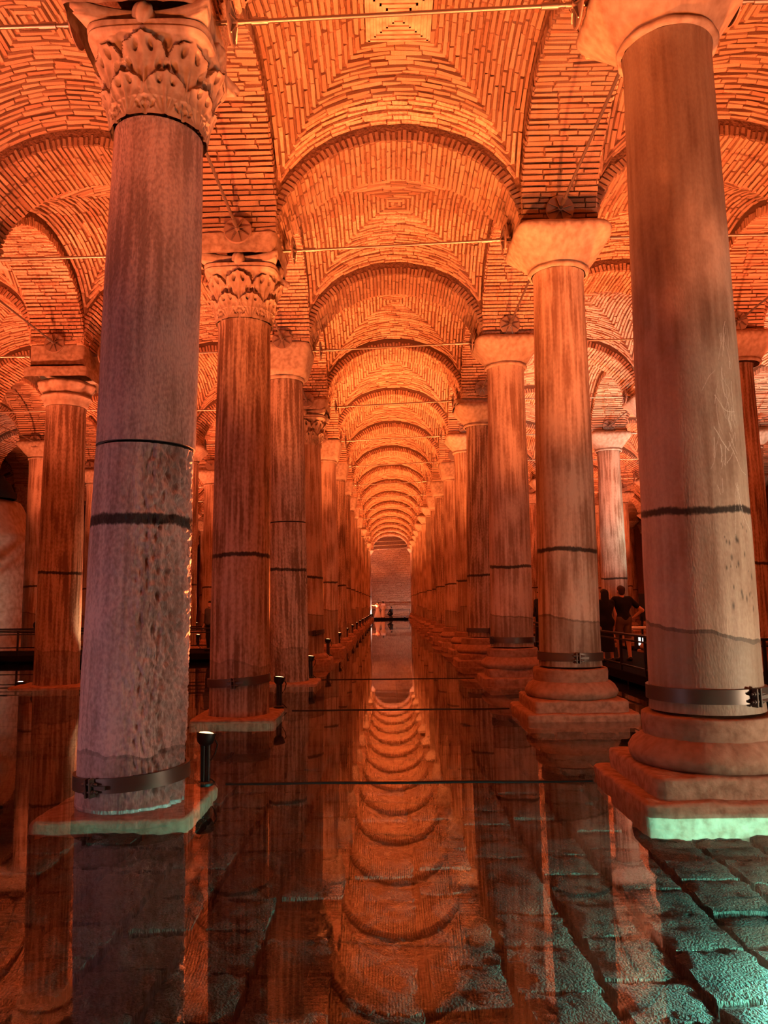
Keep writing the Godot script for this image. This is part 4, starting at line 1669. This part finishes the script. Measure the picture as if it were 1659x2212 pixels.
func hand(b: Bld, wrist: Vector3, towards: Vector3, palm_n: Vector3, curl: float, cell: float) -> void:
	var y := towards.normalized()
	var z := (palm_n - y * palm_n.dot(y)).normalized()
	var x := y.cross(z)
	var caps := [[wrist, wrist + y * 0.05, 0.024, 0.026], [wrist + y * 0.04 - x * 0.022, wrist + y * 0.085 - x * 0.03, 0.014, 0.012], [wrist + y * 0.04 + x * 0.022, wrist + y * 0.085 + x * 0.03, 0.014, 0.012]]
	for k in 4:
		var o := wrist + y * 0.085 + x * (-0.033 + k * 0.022)
		var l: float = [0.06, 0.075, 0.07, 0.055][k]
		var m := o + y * l * 0.55 + z * l * 0.2 * curl
		caps.append([o, m, 0.0095, 0.009])
		caps.append([m, m + y * l * 0.5 * (1.0 - 0.5 * curl) + z * l * 0.5 * curl, 0.009, 0.0075])
	var th := wrist + y * 0.03 + x * 0.03
	caps.append([th, th + x * 0.03 + y * 0.03, 0.012, 0.010])
	caps.append([th + x * 0.03 + y * 0.03, th + x * 0.035 + y * 0.06 + z * 0.01, 0.010, 0.008])
	blob(caps, cell, 0.008, b)

# joints are given for a figure that faces -z, standing at its feet
func person(label: String, at: Vector3, turn: float, o: Dictionary) -> Node3D:
	var t := thing("person", label, "person", at, turn)
	var s: float = o.get("height", 1.7) / 1.7
	var cell: float = o.get("cell", 0.02)
	var J := {"hip": Vector3(0.095, 0.90, 0), "knee": Vector3(0.11, 0.49, -0.01), "ankle": Vector3(0.12, 0.09, 0.03), "sh": Vector3(0.185, 1.40, 0), "elr": Vector3(0.25, 1.12, 0.03), "wrr": Vector3(0.27, 0.87, -0.05), "ell": Vector3(-0.25, 1.12, 0.03), "wrl": Vector3(-0.27, 0.87, -0.05), "head": Vector3(0, 1.59, -0.02)}
	for k in o.get("pose", {}): J[k] = o.pose[k]
	var mir := func(v: Vector3) -> Vector3: return Vector3(-v.x, v.y, v.z)
	var kr: Vector3 = J.get("knee_r", J.knee)
	var kl: Vector3 = J.get("knee_l", mir.call(J.knee))
	var ar: Vector3 = J.get("ankle_r", J.ankle)
	var al: Vector3 = J.get("ankle_l", mir.call(J.ankle))
	var hr: Vector3 = J.hip
	var hl: Vector3 = mir.call(J.hip)
	var sr: Vector3 = J.sh
	var sl: Vector3 = mir.call(J.sh)
	if J.has("lower"):                # crouching: the trunk comes down
		var dy := Vector3(0, -J.lower, 0)
		hr += dy; hl += dy; sr += dy; sl += dy
		for k in ["elr", "wrr", "ell", "wrl", "head"]: J[k] += dy
	var low := Vector3(0, hr.y - 0.90, 0)
	var head: Vector3 = J.head
	var torso := [[low + Vector3(0.06, 0.95, 0.01), low + Vector3(-0.06, 0.95, 0.01), 0.135, 0.135], [low + Vector3(0, 1.0, 0), low + Vector3(0, 1.18, 0), 0.135, 0.14], [low + Vector3(0.075, 1.28, 0), low + Vector3(-0.075, 1.28, 0), 0.125, 0.125], [sr + Vector3(-0.03, -0.01, 0), sl + Vector3(0.03, -0.01, 0), 0.075, 0.075]]
	var neck := [[low + Vector3(0, 1.38, 0.01), head + Vector3(0, -0.06, 0.01), 0.06, 0.055]]
	var skull := [[head + Vector3(0, 0.02, 0.015), head + Vector3(0, 0.04, -0.01), 0.088, 0.086], [head + Vector3(0, -0.05, -0.05), head + Vector3(0, -0.02, -0.04), 0.055, 0.06]]
	var face := [[head + Vector3(0, -0.005, -0.105), head + Vector3(0, -0.03, -0.118), 0.010, 0.014], [head + Vector3(-0.022, -0.065, -0.09), head + Vector3(0.022, -0.065, -0.09), 0.010, 0.010], [head + Vector3(0.086, 0.0, 0.01), head + Vector3(0.088, -0.03, 0.0), 0.016, 0.012], [head + Vector3(-0.086, 0.0, 0.01), head + Vector3(-0.088, -0.03, 0.0), 0.016, 0.012]]
	var arms := [[sr, J.elr, 0.052, 0.042], [J.elr, J.wrr, 0.042, 0.028], [sl, J.ell, 0.052, 0.042], [J.ell, J.wrl, 0.042, 0.028]]
	var legs := [[hr, kr, 0.092, 0.058], [kr, ar, 0.058, 0.038], [hl, kl, 0.092, 0.058], [kl, al, 0.058, 0.038]]
	var feet := [[ar + Vector3(0, -0.04, 0.03), ar + Vector3(0.02, -0.055, -0.15), 0.042, 0.032], [al + Vector3(0, -0.04, 0.03), al + Vector3(-0.02, -0.055, -0.15), 0.042, 0.032]]
	var b := Bld.new()
	blob(torso + neck + skull + face + arms + legs + feet, cell, 0.035, b)
	if o.get("hands", true):
		hand(b, J.wrr, J.get("hand_r", J.wrr - J.elr), Vector3(-1, 0, 0), 0.5, maxf(cell * 0.35, 0.006))
		hand(b, J.wrl, J.get("hand_l", J.wrl - J.ell), Vector3(1, 0, 0), 0.5, maxf(cell * 0.35, 0.006))
	var skin := mat(o.get("skin", Color(0.80, 0.60, 0.50)), 0.6)
	var sc := Transform3D(Basis.IDENTITY.scaled(Vector3(s, s, s)), Vector3.ZERO)
	part("body", b.mesh(skin), t, null, sc)
	var grow := func(l: Array, g: float) -> Array:
		var r := []
		for c in l: r.append([c[0], c[1], c[2] + g, c[3] + g])
		return r
	# top
	var sleeve: float = o.get("sleeve", 0.6)
	var up := [[sr, sr.lerp(J.elr, minf(sleeve, 1.0)), 0.052, 0.048], [sl, sl.lerp(J.ell, minf(sleeve, 1.0)), 0.052, 0.048]]
	if sleeve > 1.0:
		up += [[J.elr, J.elr.lerp(J.wrr, sleeve - 1.0), 0.045, 0.034], [J.ell, J.ell.lerp(J.wrl, sleeve - 1.0), 0.045, 0.034]]
	b = Bld.new()
	blob(grow.call(torso + up, 0.014), cell, 0.04, b, low.y + o.get("hem", 0.88), 1e9)
	part(o.get("top_name", "shirt"), b.mesh(o.get("top_mat", mat(o.get("top", Color(0.05, 0.05, 0.05)), 0.9))), t, null, sc)
	b = Bld.new()
	if o.has("skirt"):
		blob(grow.call([torso[0]], 0.02) + [[low + Vector3(0, 0.95, 0), Vector3(0, o.skirt, 0), 0.15, o.get("flare", 0.22)]], cell, 0.04, b, o.skirt, low.y + 1.0)
		part("skirt", b.mesh(o.get("bottom_mat", mat(o.get("bottom", Color(0.05, 0.05, 0.05)), 0.9))), t, null, sc)
	else:
		blob(grow.call([torso[0]] + legs, 0.016), cell, 0.03, b, o.get("cuff", 0.1), low.y + 1.02)
		part(o.get("bottom_name", "trousers"), b.mesh(mat(o.get("bottom", Color(0.05, 0.05, 0.06)), 0.9)), t, null, sc)
	b = Bld.new()
	blob(grow.call(feet, 0.010), cell, 0.02, b)
	part("shoes", b.mesh(mat(o.get("shoes", Color(0.10, 0.09, 0.09)), 0.7)), t, null, sc)
	# hair
	var hair := [[head + Vector3(0, 0.045, 0.03), head + Vector3(0, 0.06, -0.005), 0.088, 0.084], [head + Vector3(0, -0.02, 0.05), head + Vector3(0, 0.04, 0.04), 0.072, 0.085]]
	if o.get("long_hair", false):
		hair += [[head + Vector3(0, 0.0, 0.05), head + Vector3(0, -0.25, 0.09), 0.085, 0.07], [head + Vector3(0.05, 0.0, 0.03), head + Vector3(0.07, -0.2, 0.05), 0.05, 0.04], [head + Vector3(-0.05, 0.0, 0.03), head + Vector3(-0.07, -0.2, 0.05), 0.05, 0.04]]
	b = Bld.new()
	blob(hair, minf(cell, 0.014), 0.02, b)
	part("hair", b.mesh(mat(o.get("hair", Color(0.12, 0.08, 0.06)), 0.8)), t, null, sc)
	return t

func build_people() -> void:
	person("man seen from behind in black t-shirt and shorts, one hand on his hip, right walkway", Vector3(5.40, 0.22, -18.05), 0.12, {"height": 1.70, "cell": 0.014, "top": Color(0.03, 0.03, 0.035), "bottom": Color(0.42, 0.34, 0.26), "bottom_name": "shorts", "cuff": 0.52, "hair": Color(0.25, 0.15, 0.10),
		"pose": {"elr": Vector3(0.44, 1.15, 0.08), "wrr": Vector3(0.25, 0.98, 0.0), "hand_r": Vector3(-0.8, -0.2, -0.5), "ell": Vector3(-0.26, 1.13, -0.10), "wrl": Vector3(-0.44, 1.33, -0.14), "head": Vector3(-0.01, 1.59, -0.02)}})
	person("woman with long dark hair in a black dress, half hidden by the second right column", Vector3(4.93, 0.22, -17.8), 0.3, {"height": 1.62, "cell": 0.018, "top": Color(0.03, 0.03, 0.03), "sleeve": 0.2, "skirt": 0.25, "bottom": Color(0.03, 0.03, 0.03), "flare": 0.20, "long_hair": true, "hair": Color(0.04, 0.03, 0.03)})
	person("person in black seen in the gap between the second and third right columns", Vector3(4.98, 0.22, -25.6), 2.2, {"height": 1.70, "cell": 0.024, "top": Color(0.04, 0.04, 0.05), "sleeve": 1.8, "bottom": Color(0.04, 0.04, 0.05)})
	person("person in a grey checked shirt and dark trousers beyond the second left column", Vector3(-5.55, 0.22, -24.2), 2.6, {"height": 1.52, "cell": 0.024, "top": Color(0.32, 0.30, 0.30), "sleeve": 1.6, "bottom": Color(0.07, 0.07, 0.08)})
	var bag := person("dark figure with a bulky shoulder bag beside the ringed column on the left walkway", Vector3(-10.35, 0.22, -23.9), 1.2, {"height": 1.68, "cell": 0.024, "top": Color(0.05, 0.04, 0.05), "sleeve": 1.7, "bottom": Color(0.05, 0.05, 0.06), "hair": Color(0.08, 0.05, 0.05)})
	var b := Bld.new()
	blob([[Vector3(-0.12, 0.18, 0), Vector3(0.12, 0.18, 0), 0.13, 0.13], [Vector3(-0.1, 0.06, 0), Vector3(0.1, 0.06, 0), 0.12, 0.12]], 0.025, 0.03, b)
	b.tube([Vector3(-0.14, 0.28, 0), Vector3(0.02, 0.62, 0.0), Vector3(0.14, 0.28, 0)], 0.015, 8)
	tag(part("shoulder_bag", b.mesh(M.black), self, null, Transform3D(Basis.IDENTITY, Vector3(-10.62, 0.92, -23.75))), "bulky black shoulder bag carried by the dark figure on the left walkway", "bag")
	person("person in a long white gown standing on the far platform, second from the left", Vector3(-0.62, 0.16, -80.2), 0.4, {"height": 1.68, "cell": 0.03, "hands": false, "top": Color(0.92, 0.88, 0.86), "sleeve": 1.7, "skirt": 0.06, "flare": 0.24, "bottom": Color(0.94, 0.90, 0.88)})
	person("person in a white dress with one arm held out, leftmost on the far platform", Vector3(-1.18, 0.16, -80.0), 0.2, {"height": 1.62, "cell": 0.03, "hands": false, "top": Color(0.90, 0.75, 0.75), "sleeve": 0.3, "skirt": 0.06, "flare": 0.42, "bottom": Color(0.94, 0.90, 0.88), "pose": {"ell": Vector3(-0.40, 1.33, 0.0), "wrl": Vector3(-0.62, 1.42, 0.0)}})
	person("person in dark clothes crouching at the right of the white gowns on the far platform", Vector3(0.22, 0.16, -80.0), 1.0, {"height": 1.65, "cell": 0.03, "hands": false, "top": Color(0.05, 0.05, 0.06), "sleeve": 1.6, "bottom": Color(0.05, 0.05, 0.06), "pose": {"lower": 0.52, "knee_r": Vector3(0.14, 0.46, -0.33), "knee_l": Vector3(-0.14, 0.40, -0.33), "wrr": Vector3(0.12, 1.05, -0.35), "wrl": Vector3(-0.12, 1.05, -0.35), "elr": Vector3(0.25, 1.12, -0.12), "ell": Vector3(-0.25, 1.12, -0.12)}})
